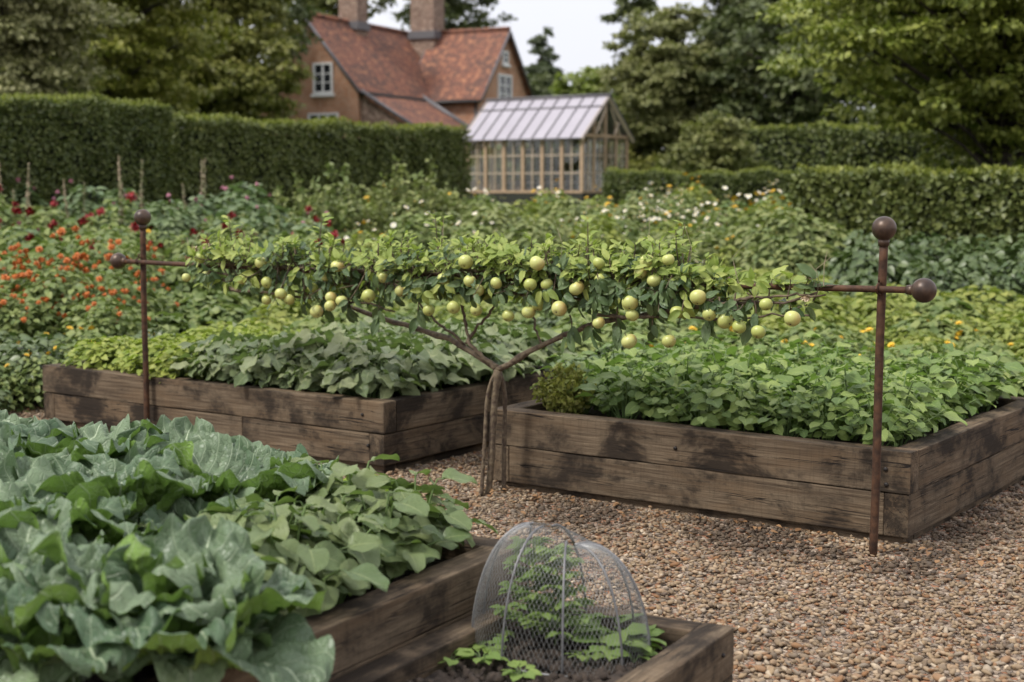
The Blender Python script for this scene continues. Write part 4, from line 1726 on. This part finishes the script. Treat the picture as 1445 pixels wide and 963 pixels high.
c, u, v, lu, lv, th, sz = BEDS['RB']
o = loose_shrub(.29, .185, 9, 90, 26, .030, 'box', LF_OV, .3, .010)
tag(o, 'loose bushy herb with tiny pale leaves in the bed corner by the tree trunk', 'herb')
o.name = 'bushy_herb'
del o['group']
p = c + u * (lu - .30) + v * .29
o.location = (p.x, p.y, sz)
K_shrub = Kind([loose_shrub(1.5, .6, 1), loose_shrub(1.7, .5, 2), loose_shrub(1.35, .65, 3)])
for x, Y_, s_ in ((415, 19.5, .92), (455, 19.2, 1.0), (500, 20.0, .98), (548, 20.5, .9), (585, 20.6, 1.12), (622, 20.8, .9), (380, 20.2, .72), (530, 19.4, .8), (650, 21.5, .75)):
    p = at(x, 270, Y=Y_)
    place(K_shrub, p.x, p.y, s_)
K_shrub.done()


# ------------------------------------------------------------------ hedges
def hedge(label, a, b, thick, ztop0, ztop1, n, L=.075, shoots=700, mat='hedge', topmat='hedge_top'):
    """clipped hedge from a to b (ground points), thickness away from the viewer"""
    a, b = np.array([a[0], a[1], 0.]), np.array([b[0], b[1], 0.])
    d = b - a
    Ln = np.linalg.norm(d)
    d /= Ln
    nr = np.array([d[1], -d[0], 0])
    if nr[1] > 0:
        nr = -nr
    bk = -nr
    za, zb = ground_z(a[1]) - .1, ground_z(b[1]) - .1
    g = Geo()
    root = tag(empty('hedge', (a[0], a[1], 0)), label, 'hedge')
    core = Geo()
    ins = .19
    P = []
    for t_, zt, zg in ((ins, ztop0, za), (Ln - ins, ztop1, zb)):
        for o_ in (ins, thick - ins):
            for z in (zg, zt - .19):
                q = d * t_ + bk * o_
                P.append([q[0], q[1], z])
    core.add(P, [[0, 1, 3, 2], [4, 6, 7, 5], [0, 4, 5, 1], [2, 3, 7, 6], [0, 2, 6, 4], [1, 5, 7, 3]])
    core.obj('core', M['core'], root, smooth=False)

    def scatter(m, face):
        t_ = R.rand(m) * Ln
        zt = ztop0 + (ztop1 - ztop0) * t_ / Ln
        zg = za + (zb - za) * t_ / Ln
        lump = .05 * np.sin(t_ * 2.3) + .05 * np.sin(t_ * 5.7 + 1) + .03 * np.sin(t_ * 13.1)
        if face == 'front':
            z = zg + (zt - zg) * R.rand(m)
            o_ = .03 + lump * np.sin(z * 3 + t_) + np.abs(R.normal(0, .06, m)) + .05 * (np.sin(t_ * 3.7 + z * 5) * np.sin(t_ * 1.9 - z * 3) > .62)
            base = nr
        elif face == 'back':
            z = zg + (zt - zg) * R.rand(m)
            o_ = thick - np.abs(R.normal(0, .05, m))
            base = bk
        elif face == 'top':
            o_ = R.rand(m) * thick
            z = zt + lump * .7 - np.abs(R.normal(0, .045, m)) * 1
            base = np.array([0, 0, 1.])
        elif face == 'e0':
            t_ = np.abs(R.normal(0, .05, m))
            o_ = R.rand(m) * thick
            z = za + (ztop0 - za) * R.rand(m)
            base = -d
        else:
            t_ = Ln - np.abs(R.normal(0, .05, m))
            o_ = R.rand(m) * thick
            z = zb + (ztop1 - zb) * R.rand(m)
            base = d
        Q = d[None] * t_[:, None] + bk[None] * o_[:, None]
        Q[:, 2] = z
        nn = base[None] + unit(m) * .75
        dd = unit(m) + np.array([0, 0, -.2]) + base * .35
        return frames(dd, nn, L * (.7 + .6 * R.rand(m))), Q

    hgt = ztop0 - za
    tot = Ln * hgt * 1.4 + Ln * thick + 2 * thick * hgt
    for face, ar in (('front', Ln * hgt), ('back', Ln * hgt * .4), ('top', Ln * thick), ('e0', thick * hgt), ('e1', thick * hgt)):
        Mx, Q = scatter(int(n * ar / tot), face)
        g.inst(LF_QUAD, Mx, Q)
    g.obj('foliage', M[mat], root)
    s = Geo()
    Mx, Q = scatter(shoots, 'top')
    Q[:, 2] += .03 + .05 * R.rand(shoots)
    Mx2 = frames(unit(shoots) * .6 + np.array([0, 0, .8]), unit(shoots), L * .9 * (.6 + .6 * R.rand(shoots)))
    s.inst(LF_QUAD, Mx2, Q)
    ne = shoots // 5
    Mx3, Q3 = scatter(ne, 'e1')
    s.inst(LF_QUAD, Mx3, Q3 + d[None] * .03 + nr[None] * .0)
    s.obj('new_shoots', M[topmat], root)
    return root


def hp(x, Y_):
    p = at(x, 270, Y=Y_)
    return (p.x, p.y)


def zat(y, Y_):
    return at(722, y, Y=Y_).z


a, b = hp(-160, 18.4), hp(246, 22.4)
hedge('tallest clipped dark hedge at the garden edge behind the red dahlias', a, b, 1.3, zat(130, 18.4), zat(151, 22.4), 60000, .055, 4200)
a, b = hp(249, 22.9), hp(664, 27.6)
hedge('long clipped hedge below the brick house, ending at the greenhouse', a, b, 1.0, zat(169, 22.9), zat(185, 27.6), 50000, .06, 3600)
a, b = hp(1118, 18.6), hp(1700, 15.6)
hedge('broad leaved dark hedge nearest the ball topped post, behind the vegetables', a, b, 1.3, zat(250, 18.6), zat(243, 15.6), 32000, .08, 2000, 'hedge', 'hedge_top')
a, b = hp(850, 31.5), hp(1150, 30.0)
hedge('low flat topped hedge just beyond the white flowers', a, b, .9, zat(246, 31.5), zat(246, 30), 16000, .065, 1500)
a, b = hp(965, 37.0), hp(1330, 34.0)
hedge('far hedge under the overhanging tree branches, with a pale ragged top', a, b, 1.2, zat(182, 37), zat(180, 34), 12000, .10, 1300)
a, b = hp(1168, 27.0), hp(1700, 24.5)
hedge('dark clipped hedge in the shade under the large overhanging tree', a, b, 1.2, zat(186, 27), zat(180, 24.5), 16000, .09, 1500)


# ------------------------------------------------------------------ trees
def make_tree(label, cat, base, h, clumps, leaf_L, n, mat, trunk_r, trunk_top, tm=LF_QUAD, flat=.5, name='tree', jit=.6):
    """clumps: list of (centre, radius) in local metres; the crown is made of many leaf sprays on them"""
    root = tag(empty(name, (base[0], base[1], ground_z(base[1]))), label, cat)
    t = Geo()
    zz = np.linspace(-.1, trunk_top, 10)
    t.tube(np.stack([.08 * np.sin(zz * .9), .06 * np.cos(zz * .7), zz], 1), np.linspace(trunk_r, trunk_r * .35, 10), 9)
    for c, r in clumps:
        c = np.array(c, float)
        z0 = min(trunk_top * .95, max(.25 * trunk_top, c[2] - .45 * np.linalg.norm(c[:2]) - .2))
        s_ = np.array([.08 * math.sin(z0 * .9), .06 * math.cos(z0 * .7), z0])
        rr = max(.012, trunk_r * .28 * min(1, r))
        t.tube([s_, (s_ + c) / 2 + np.array([0, 0, .12 * r]), c], [rr, rr * .7, rr * .3], 5, cap=False)
    t.obj('trunk', M['bark_dark'], root)
    g = Geo()
    wts = np.array([r ** 2 for c, r in clumps])
    wts /= wts.sum()
    for (c, r), w_ in zip(clumps, wts):
        m = max(12, int(n * w_))
        # sub-sprays on the clump
        k = max(5, int(m / 45))
        sd_ = unit(k)
        sd_[:, 2] = sd_[:, 2] * .8 + .15
        sc = np.array(c)[None] + sd_ * (r * (.55 + .5 * R.rand(k)))[:, None] * np.array([1, 1, flat * 1.25])
        idx = R.randint(0, k, m)
        q = unit(m) * (R.rand(m) ** .6)[:, None] * (r * .42) * np.array([1, 1, flat * .62])
        P = sc[idx] + q
        P[:, 2] -= .25 * (np.linalg.norm(q[:, :2], axis=1) ** 2) / max(.1, r)
        out = P - np.array(c)[None]
        out /= np.linalg.norm(out, axis=1)[:, None] + 1e-6
        nn = np.array([0, 0, .75])[None] + out * .4 + unit(m) * jit
        dd = out * .6 + unit(m) * .7 + np.array([0, 0, -.25])
        tint = np.clip(.15 + .55 * R.rand(m) + .3 * (R.rand(k)[idx] - .3), 0, 1)
        g.inst(tm, frames(dd, nn, leaf_L * (.65 + .6 * R.rand(m))), P, tint)
    g.obj('crown', M[mat], root)
    return root


def ellip(n, cz, rx, rz, r0, r1, seed, cone=0.0):
    rs = np.random.RandomState(seed)
    out = []
    for k in range(n):
        d = rs.normal(size=3)
        d /= np.linalg.norm(d)
        q = rs.rand() ** .45
        z = d[2] * q
        w_ = 1 - cone * (z + 1) / 2
        out.append(((d[0] * q * rx * w_, d[1] * q * rx * w_, cz + z * rz), (r0 + (r1 - r0) * rs.rand()) * (1 - .45 * cone * (z + 1) / 2)))
    return out


def tree_px(label, x, ytop, Y_, ybot, wpx, n, leaf_L, mat, clump=(.5, .9), nc=40, seed=1, cone=0.0, flat=.5, trunk=.18, name='tree', cat='tree'):
    b = at(x, 270, Y=Y_)
    gz_ = ground_z(Y_)
    zt, zb = zat(ytop, Y_) - gz_, zat(ybot, Y_) - gz_
    rx = wpx / FPX * Y_
    cl_ = ellip(nc, (zt + zb) / 2, max(.3, rx - clump[0] * .6), (zt - zb) / 2 - clump[0] * .4, clump[0], clump[1], seed, cone)
    return make_tree(label, cat, (b.x, b.y), zt, cl_, leaf_L, n, mat, trunk, zt * .8, flat=flat, name=name)


tree_px('silvery grey leaved tree rising behind the tallest hedge', 20, -150, 27, 235, 125, 26000, .12, 'tree_grey', (.5, .9), 64, 3)
tree_px('broad yellow green tree behind the hedge beside the silvery tree', 165, -190, 34, 250, 150, 38000, .15, 'tree_yellow', (.65, 1.1), 66, 4)
tree_px('layered olive green tree growing in front of the brick gable', 305, -170, 40, 262, 118, 40000, .15, 'tree_olive', (.65, 1.05), 76, 5, flat=.40)
tree_px('dark tree filling the gap behind the hedge and olive tree', 205, -220, 47, 262, 215, 30000, .22, 'tree_dark', (1.0, 1.7), 70, 6)
tree_px('dark tree behind the silvery tree at the edge of the garden', 20, -220, 43, 262, 210, 24000, .22, 'tree_dark', (1.0, 1.7), 60, 26)
tree_px('spreading tree high above the left end of the brick house', 455, -160, 66, 75, 100, 12000, .24, 'tree_mid', (.9, 1.5), 36, 7)
tree_px('dark green tree behind the wider chimney of the house', 625, -140, 72, 90, 92, 13000, .24, 'tree_dark', (1.0, 1.7), 40, 8)
tree_px('bluish conifer standing alone against the pale sky', 764, 20, 66, 215, 44, 9000, .2, 'tree_blue', (.4, .8), 54, 9, cone=.85, flat=.35, trunk=.16, name='conifer', cat='conifer')
tree_px('dark rounded tree tucked behind the right gable of the house', 722, 78, 62, 240, 52, 9000, .22, 'tree_dark', (.7, 1.1), 34, 10)
tree_px('pale lime green tree behind the greenhouse roof', 836, 88, 47, 255, 64, 13000, .16, 'tree_pale', (.45, .8), 44, 11)
tree_px('grey green tapering tree with drooping tiers beside the greenhouse', 952, 2, 44.5, 262, 122, 46000, .15, 'tree_soft', (.6, 1.05), 92, 12, cone=.35, flat=.42)
tree_px('tall dark conifer behind the tapering tree, at the top of the picture', 1065, -190, 50, 262, 118, 30000, .19, 'tree_dark', (.8, 1.3), 74, 13, cone=.2)
tree_px('thin dark tree reaching over the sky above the tapering tree', 900, -130, 56, 70, 56, 6000, .18, 'tree_dark', (.5, .9), 36, 14)
tree_px('dark tree behind the shaded hedge and the large overhanging tree', 1300, -150, 40, 262, 230, 30000, .22, 'tree_dark', (1.0, 1.6), 70, 15)
tree_px('dark spreading tree filling the gap behind the far hedge', 1120, -40, 43, 262, 120, 14000, .2, 'tree_dark', (.8, 1.2), 40, 27)
tree_px('large broad leaved tree with yellow green sprays overhanging the near hedge', 1405, -270, 22, 246, 312, 88000, .115, 'tree_lush', (.5, .9), 165, 16, flat=.44, trunk=.20)
tree_px('low rounded olive bush between the far hedge and the tapering tree', 1010, 165, 34, 268, 60, 8000, .11, 'tree_mid', (.35, .6), 26, 17, name='bush', cat='bush')
tree_px('olive bush growing just behind the greenhouse glass', 790, 196, 44, 275, 150, 16000, .14, 'tree_olive', (.4, .7), 60, 18, name='bush', cat='bush')
# the far-off wood that closes the view
g = Geo()
n = 42000
wx = -75 + 150 * R.rand(n)
wy = 92 + 14 * R.rand(n)
ht = 6.0 + 1.6 * np.sin(wx * .21) + 1.1 * np.sin(wx * .53 + 1) + .6 * np.sin(wx * 1.3)
wz = 1.0 + ht * (1 - R.rand(n) ** 1.7)
g.inst(LF_QUAD, frames(unit(n), unit(n) + np.array([0, -.5, .8]), .55 + .35 * R.rand(n)), np.stack([wx, wy, wz], 1))
tag(g.obj('woods', M['tree_dark']), kind='stuff')


# ------------------------------------------------------------------ house
E1 = Vector((.9, -.436, 0)).normalized()
E2 = Vector((.436, .9, 0)).normalized()
HP = at(580, 270, Y=56.3)
HGZ = 1.0
HO = Vector((HP.x, HP.y, HGZ))
house = tag(empty('brick_house', HO), 'red brick house with two tiled wings, two chimneys and white windows beyond the hedge', 'house')
RZ, EZ = 6.55, 4.15          # ridge and eaves above the ground


def hl(e1, e2, z):
    v = E1 * e1 + E2 * e2
    return np.array([v.x, v.y, z])


def face(g, pts, mi=0, uvs=None):
    """planar polygon with uv in metres"""
    P = [np.asarray(p, float) for p in pts]
    if uvs is None:
        a = P[1] - P[0]
        n = np.cross(a, P[2] - P[0])
        if abs(n[2]) / (np.linalg.norm(n) + 1e-9) < .98:
            h = np.cross(np.array([0, 0, 1.]), n)
            h /= np.linalg.norm(h)
            u_ = h
            v_ = np.cross(n / np.linalg.norm(n), h)
        else:
            u_, v_ = np.array([1., 0, 0]), np.array([0, 1., 0])
        uvs = [(p @ u_, p @ v_) for p in P]
    g.add(P, [list(range(len(P)))], np.array(uvs), None, mi)


def wing(l0, l1, w_, along, off, rz, ez, brick='brick', zb=0.0):
    """gabled block; along 'e1' or 'e2'; l0..l1 along its ridge, half width w_"""
    q = (lambda l, s, z: hl(l, off + s, z)) if along == 'e1' else (lambda l, s, z: hl(off + s, l, z))
    g = Geo()
    for l in (l0, l1):
        face(g, [q(l, -w_, zb), q(l, w_, zb), q(l, w_, ez), q(l, 0, rz - .06), q(l, -w_, ez)])
    for s in (-w_, w_):
        face(g, [q(l0, s, zb), q(l1, s, zb), q(l1, s, ez), q(l0, s, ez)])
    g.obj('wall', M[brick], house, smooth=False)
    r = Geo()
    ov, th = .18, .12
    k = (rz - ez) / w_
    for s in (-1, 1):
        we = w_ + ov
        ze = ez - k * ov
        top = [q(l0 - ov, 0, rz), q(l1 + ov, 0, rz), q(l1 + ov, s * we, ze), q(l0 - ov, s * we, ze)]
        bot = [p - np.array([0, 0, th]) for p in top]
        face(r, top)
        face(r, bot)
        for m in range(4):
            face(r, [top[m], top[(m + 1) % 4], bot[(m + 1) % 4], bot[m]])
    ro = r.obj('roof', M['tile'], house, smooth=False)
    rg = Geo()
    rg.tube([q(l0 - ov, 0, rz + .02), q(l1 + ov, 0, rz + .02)], .09, 8)
    rg.obj('ridge_tiles', M['tile'], ro)
    gt = Geo()
    for s in (-1, 1):
        gt.tube([q(l0 - ov, s * (w_ + ov + .05), ez - k * ov - .1), q(l1 + ov, s * (w_ + ov + .05), ez - k * ov - .1)], .06, 6)
    gt.obj('gutter', M['gutter'], ro)
    bb = Geo()
    for l, sg in ((l0 - ov - .02, -1), (l1 + ov + .02, 1)):
        for s in (-1, 1):
            bb.tube([q(l, 0, rz - .07), q(l, s * (w_ + ov), ez - k * ov - .07)], .06, 4)
    bb.obj('bargeboard', M['lead'], ro)
    return q


qL = wing(-7.0, 2.6, 2.0, 'e2', 0, RZ, EZ)
qR = wing(1.2, 4.05, 2.15, 'e1', 0, RZ - .02, EZ - .06)
# lean-to against the left wing's inner wall
g = Geo()
l0, l1 = -6.85, -2.9
hi, lo, ww = EZ - .28, EZ - 1.55, 2.0 + 2.15
face(g, [hl(2.02, l0, 0), hl(ww, l0, 0), hl(ww, l0, lo), hl(2.02, l0, hi)])
face(g, [hl(2.02, l1, 0), hl(ww, l1, 0), hl(ww, l1, lo), hl(2.02, l1, hi)])
face(g, [hl(ww, l0, 0), hl(ww, l1, 0), hl(ww, l1, lo), hl(ww, l0, lo)])
g.obj('lean_to_wall', M['brick_grey'], house, smooth=False)
g = Geo()
top = [hl(2.02, l0 - .15, hi + .08), hl(2.02, l1 + .15, hi + .08), hl(ww + .2, l1 + .15, lo - .04), hl(ww + .2, l0 - .15, lo - .04)]
bot = [p - np.array([0, 0, .1]) for p in top]
face(g, top)
face(g, bot)
for m in range(4):
    face(g, [top[m], top[(m + 1) % 4], bot[(m + 1) % 4], bot[m]])
lr = g.obj('lean_to_roof', M['tile'], house, smooth=False)
g = Geo()
g.tube([top[1] + np.array([0, 0, .05]), top[2] + np.array([0, 0, .05])], .09, 6)
g.tube([top[0] + np.array([0, 0, .05]), top[3] + np.array([0, 0, .05])], .06, 6)
g.obj('verge', M['lead'], lr)


def chimney(e1, e2, w1, w2, ztop):
    g = Geo()
    ax = np.array([np.array(E1), np.array(E2), [0, 0, 1]])
    zb = 5.2
    for s, z0, z1 in ((0, zb, ztop), (.06, ztop + .002, ztop + .16), (.02, ztop + .162, ztop + .30)):
        A, B = w1 / 2 + s, w2 / 2 + s
        c4 = [(-A, -B), (A, -B), (A, B), (-A, B)]
        for m in range(4):
            p, q_ = c4[m], c4[(m + 1) % 4]
            face(g, [hl(e1 + p[0], e2 + p[1], z0), hl(e1 + q_[0], e2 + q_[1], z0), hl(e1 + q_[0], e2 + q_[1], z1), hl(e1 + p[0], e2 + p[1], z1)])
        face(g, [hl(e1 + p[0], e2 + p[1], z1) for p in c4])
        face(g, [hl(e1 + p[0], e2 + p[1], z0) for p in c4])
    ch = g.obj('chimney', M['brick_grey'], house, smooth=False)
    f = Geo()
    f.box(hl(e1, e2, RZ - .12), (w1 + .16, w2 + .16, .28), ax)
    f.obj('flashing', M['lead'], ch, smooth=False)
    for k in (-1, 1):
        p = Geo()
        p.tube([hl(e1 + k * w1 * .22, e2, ztop + .30), hl(e1 + k * w1 * .22, e2, ztop + .75)], [.13, .11], 10)
        p.obj('chimney_pot', M['tile'], ch)


chimney(0, -4.05, .76, .7, 8.3)
chimney(.85, -.15, .98, .85, 8.2)


def window(org, right, up_, nrm_, w_, h_, nx, ny, sill=True):
    """white casement set on a wall: org = lower left corner"""
    org, right, nrm_ = np.asarray(org, float), np.asarray(right, float), np.asarray(nrm_, float)
    upv = np.array([0, 0, 1.])
    ax = np.array([right, nrm_, upv])
    g = Geo()
    b = .075

    def bx_(x0, x1, z0, z1, d0, d1):
        c = org + right * (x0 + x1) / 2 + upv * (z0 + z1) / 2 + nrm_ * (d0 + d1) / 2
        g.box(c, (x1 - x0, d1 - d0, z1 - z0), ax)
    bx_(0, b, 0, h_, 0, .06)
    bx_(w_ - b, w_, 0, h_, 0, .06)
    bx_(b, w_ - b, h_ - b, h_, 0, .058)
    bx_(b, w_ - b, 0, b, 0, .058)
    for k in range(1, nx):
        x = b + (w_ - 2 * b) * k / nx
        bx_(x - .032, x + .032, b, h_ - b, .002, .05)
    for k in range(1, ny):
        z = b + (h_ - 2 * b) * k / ny
        for q in range(nx):
            xa = b + (w_ - 2 * b) * q / nx + (.032 if q else 0)
            xb = b + (w_ - 2 * b) * (q + 1) / nx - (.032 if q < nx - 1 else 0)
            bx_(xa, xb, z - .016, z + .016, .004, .045)
    o = g.obj('window', M['white'], house, smooth=False)
    p = Geo()
    p.box(org + right * w_ / 2 + upv * h_ / 2 + nrm_ * .012, (w_ - 2 * b - .01, .016, h_ - 2 * b - .01), ax)
    p.obj('pane', M['pane'], o, smooth=False)
    if sill:
        s = Geo()
        s.box(org + right * w_ / 2 + upv * (-.055) + nrm_ * .05, (w_ + .14, .12, .09), ax)
        s.obj('sill', M['white'], o, smooth=False)


e1v, e2v = np.array(E1), np.array(E2)


def wall_e1(x, y):
    """on the left wing's gable plane: e1, z at photo pixel"""
    l = -7.0
    d = np.array(at(x, y, Y=50.0)) - np.array([0, 0, CAMH])
    o_ = np.array([0, 0, CAMH])
    P0 = np.array(HO) + e2v * l
    s = ((P0 - o_) @ e2v) / (d @ e2v)
    q = o_ + d * s - np.array(HO)
    return q @ e1v, q[2]


x0, z0 = wall_e1(443, 133)
x1, z1 = wall_e1(470, 88)
window(hl(x0, -7.0, z0), e1v, None, -e2v, x1 - x0, z1 - z0, 2, 3)
x0, z0 = wall_e1(436, 200)
x1, z1 = wall_e1(478, 159)
window(hl(x0, -7.0, z0), e1v, None, -e2v, x1 - x0, z1 - z0, 3, 2)


def wall_e2(x, y):
    d = np.array(at(x, y, Y=50.0)) - np.array([0, 0, CAMH])
    o_ = np.array([0, 0, CAMH])
    P0 = np.array(HO) + e1v * 4.05
    s = ((P0 - o_) @ e1v) / (d @ e1v)
    q = o_ + d * s - np.array(HO)
    return q @ e2v, q[2]


for (xa, ya, xb, yb, nx, ny) in ((702, 148, 721, 107, 2, 3), (708, 90, 716, 73, 1, 2)):
    x0, z0 = wall_e2(xa, ya)
    x1, z1 = wall_e2(xb, yb)
    window(hl(4.05, x0, z0), e2v, None, e1v, x1 - x0, z1 - z0, nx, ny)
g = Geo()
g.tube([hl(3.95, -2.22, EZ - .3), hl(3.95, -2.22, 0)], .05, 6)
g.obj('downpipe', M['gutter'], house)

# ------------------------------------------------------------------ greenhouse
GA = Vector((-.81, .586, 0)).normalized()
GB = Vector((.586, .81, 0)).normalized()
gn = at(822, 270, Y=39.0)
GZ = ground_z(39.0)
GO = Vector((gn.x, gn.y, GZ))
gh = tag(empty('greenhouse', GO), 'small timber framed greenhouse with pale glazed roof in front of the pale lime tree', 'greenhouse')
GLEN, GWID = 3.95, 2.35
ez_, az_, bz_ = zat(193, 39.0) - GZ, zat(141, 40.0) - GZ, .55


def gl_(a, b, z):
    v = GA * a + GB * b
    return np.array([v.x, v.y, z])


GAX = np.array([np.array(GA), np.array(GB), [0, 0, 1.]])
g = Geo()
for a, b, la, lb in ((GLEN / 2, .06, GLEN, .12), (GLEN / 2, GWID - .06, GLEN, .12), (.06, GWID / 2, .12, GWID - .25), (GLEN - .06, GWID / 2, .12, GWID - .25)):
    g.box(gl_(a, b, bz_ / 2), (la, lb, bz_), GAX)
g.obj('plinth', M['plinth'], gh, smooth=False)
nb = 6
for k in range(nb + 1):
    for b in (.05, GWID - .05):
        g = Geo()
        a = .05 + (GLEN - .1) * k / nb
        g.box(gl_(a, b, (bz_ + ez_) / 2), (.09, .09, ez_ - bz_ - .01), GAX)
        g.obj('corner_post' if k in (0, nb) else 'upright', M['oak'], gh, smooth=False)
for k in range(1, 4):
    for a in (.05, GLEN - .05):
        b = .05 + (GWID - .1) * k / 4
        zt = ez_ + (az_ - ez_) * (1 - abs(b - GWID / 2) / (GWID / 2)) - .06
        g = Geo()
        g.box(gl_(a, b, (bz_ + zt) / 2), (.085, .085, zt - bz_ - .01), GAX)
        g.obj('upright', M['oak'], gh, smooth=False)
g = Geo()
for b in (.05, GWID - .05):
    g.box(gl_(GLEN / 2, b, ez_ + .045), (GLEN + .02, .10, .09), GAX)
    g.box(gl_(GLEN / 2, b, bz_ + .03), (GLEN - .02, .13, .06), GAX)
for a in (.05, GLEN - .05):
    g.box(gl_(a, GWID / 2, ez_ + .045), (.10, GWID - .21, .088), GAX)
    g.box(gl_(a, GWID / 2, bz_ + .03), (.13, GWID - .24, .058), GAX)
g.obj('sill_beam', M['oak'], gh, smooth=False)
sl = math.hypot(GWID / 2, az_ - ez_)
for sg in (0, 1):
    r = Geo()
    ov = .12
    kx = (az_ - ez_) / (GWID / 2)

    def rp(a, q, lift=0):
        b = q if sg == 0 else GWID - q
        return gl_(a, b, ez_ + .10 + kx * q + lift)
    n_ = 10
    for k in range(n_):
        a0, a1 = -ov + (GLEN + 2 * ov) * k / n_ + .012, -ov + (GLEN + 2 * ov) * (k + 1) / n_ - .012
        for q0, q1 in ((-.14, .82), (.84, GWID / 2 - .01)):
            top = [rp(a0, q0), rp(a1, q0), rp(a1, q1), rp(a0, q1)]
            bot = [p - np.array([0, 0, .02]) for p in top]
            face(r, top)
            face(r, bot)
            for m in range(4):
                face(r, [top[m], top[(m + 1) % 4], bot[(m + 1) % 4], bot[m]])
    ro = r.obj('roof', M['roofglass'], gh, smooth=False)
    b_ = Geo()
    for k in range(n_ + 1):
        a = -ov + (GLEN + 2 * ov) * k / n_
        b_.tube([rp(a, -.14, .02), rp(a, GWID / 2 - .01, .02)], .02, 4)
    b_.tube([rp(-ov, .83, .015), rp(GLEN + ov, .83, .015)], .02, 4)
    b_.obj('glazing_bars', M['lead'], ro)
g = Geo()
g.tube([gl_(-.14, GWID / 2, az_ + .13), gl_(GLEN + .14, GWID / 2, az_ + .13)], .045, 6)
g.obj('ridge_cap', M['lead'], gh)
for a in (-.06, GLEN + .06):
    g = Geo()
    for s in (0, 1):
        p0 = gl_(a, -.14 if s == 0 else GWID + .14, ez_ + .10 - .14 * (az_ - ez_) / (GWID / 2) - .05)
        g.tube([p0, gl_(a, GWID / 2, az_ + .05)], .055, 4)
    # gable braces
    for s in (-1, 1):
        g.tube([gl_(a, GWID / 2 + s * .62, ez_ + .09), gl_(a, GWID / 2 + s * .12, az_ - .22)], .03, 4)
        g.tube([gl_(a, GWID / 2 + s * .30, ez_ + .09), gl_(a, GWID / 2 + s * .55, ez_ + .42)], .025, 4)
    g.obj('bargeboard', M['oak_pale'], gh, smooth=False)
# panes with glazing bars
for k in range(nb):
    for b in (.05, GWID - .05):
        a0, a1 = .10 + (GLEN - .1) * k / nb, (GLEN - .1) * (k + 1) / nb
        p = Geo()
        p.box(gl_((a0 + a1) / 2, b, (bz_ + .06 + ez_) / 2), (a1 - a0 - .006, .012, ez_ - bz_ - .07), GAX)
        po = p.obj('pane', M['glass'], gh, smooth=False)
        if k < nb:
            q = Geo()
            c_ = (a0 + a1) / 2
            q.box(gl_(c_, b - .02 if b < 1 else b + .02, (bz_ + ez_) / 2), (.03, .025, ez_ - bz_ - .14), GAX)
            for zz in (.36, .68):
                for s in (-1, 1):
                    q.box(gl_(c_ + s * (a1 - a0) / 4, b - .02 if b < 1 else b + .02, bz_ + (ez_ - bz_) * zz), ((a1 - a0) / 2 - .04, .022, .03), GAX)
            q.obj('glazing_bars', M['oak_pale'], po, smooth=False)
for k in range(4):
    for a in (.05, GLEN - .05):
        b0, b1 = .10 + (GWID - .1) * k / 4, (GWID - .1) * (k + 1) / 4
        p = Geo()
        p.box(gl_(a, (b0 + b1) / 2, (bz_ + .06 + ez_) / 2), (.012, b1 - b0 - .006, ez_ - bz_ - .07), GAX)
        po = p.obj('pane', M['glass'], gh, smooth=False)
        if k < 4:
            q = Geo()
            c_ = (b0 + b1) / 2
            an = a - .02 if a < 1 else a + .02
            q.box(gl_(an, c_, (bz_ + ez_) / 2), (.025, .03, ez_ - bz_ - .14), GAX)
            for zz in (.36, .68):
                for s in (-1, 1):
                    q.box(gl_(an, c_ + s * (b1 - b0) / 4, bz_ + (ez_ - bz_) * zz), (.022, (b1 - b0) / 2 - .04, .03), GAX)
            q.obj('glazing_bars', M['oak_pale'], po, smooth=False)
# gable glass triangles
for a in (.05, GLEN - .05):
    p = Geo()
    for dx in (-.005, .005):
        face(p, [gl_(a + dx, .16, ez_ + .10), gl_(a + dx, GWID - .16, ez_ + .10), gl_(a + dx, GWID / 2, az_ - .02)])
    p.obj('gable_pane', M['glass'], gh, smooth=False)
# staging bench with potted green inside
bench = tag(empty('potting_bench', GO), 'slatted potting bench inside the timber greenhouse', 'bench')
g = Geo()
g.box(gl_(GLEN / 2, GWID - .45, .85), (GLEN - .5, .55, .05), GAX)
g.obj('bench_top', M['oak_pale'], bench, smooth=False)
for a in (.4, GLEN - .4):
    for b in (GWID - .68, GWID - .22):
        g = Geo()
        g.box(gl_(a, b, .41), (.07, .07, .82), GAX)
        g.obj('leg', M['oak_pale'], bench, smooth=False)
SC.render.film_transparent = False
print('objects', len(bpy.data.objects), 'tris', sum(len(m.polygons) for m in bpy.data.meshes))
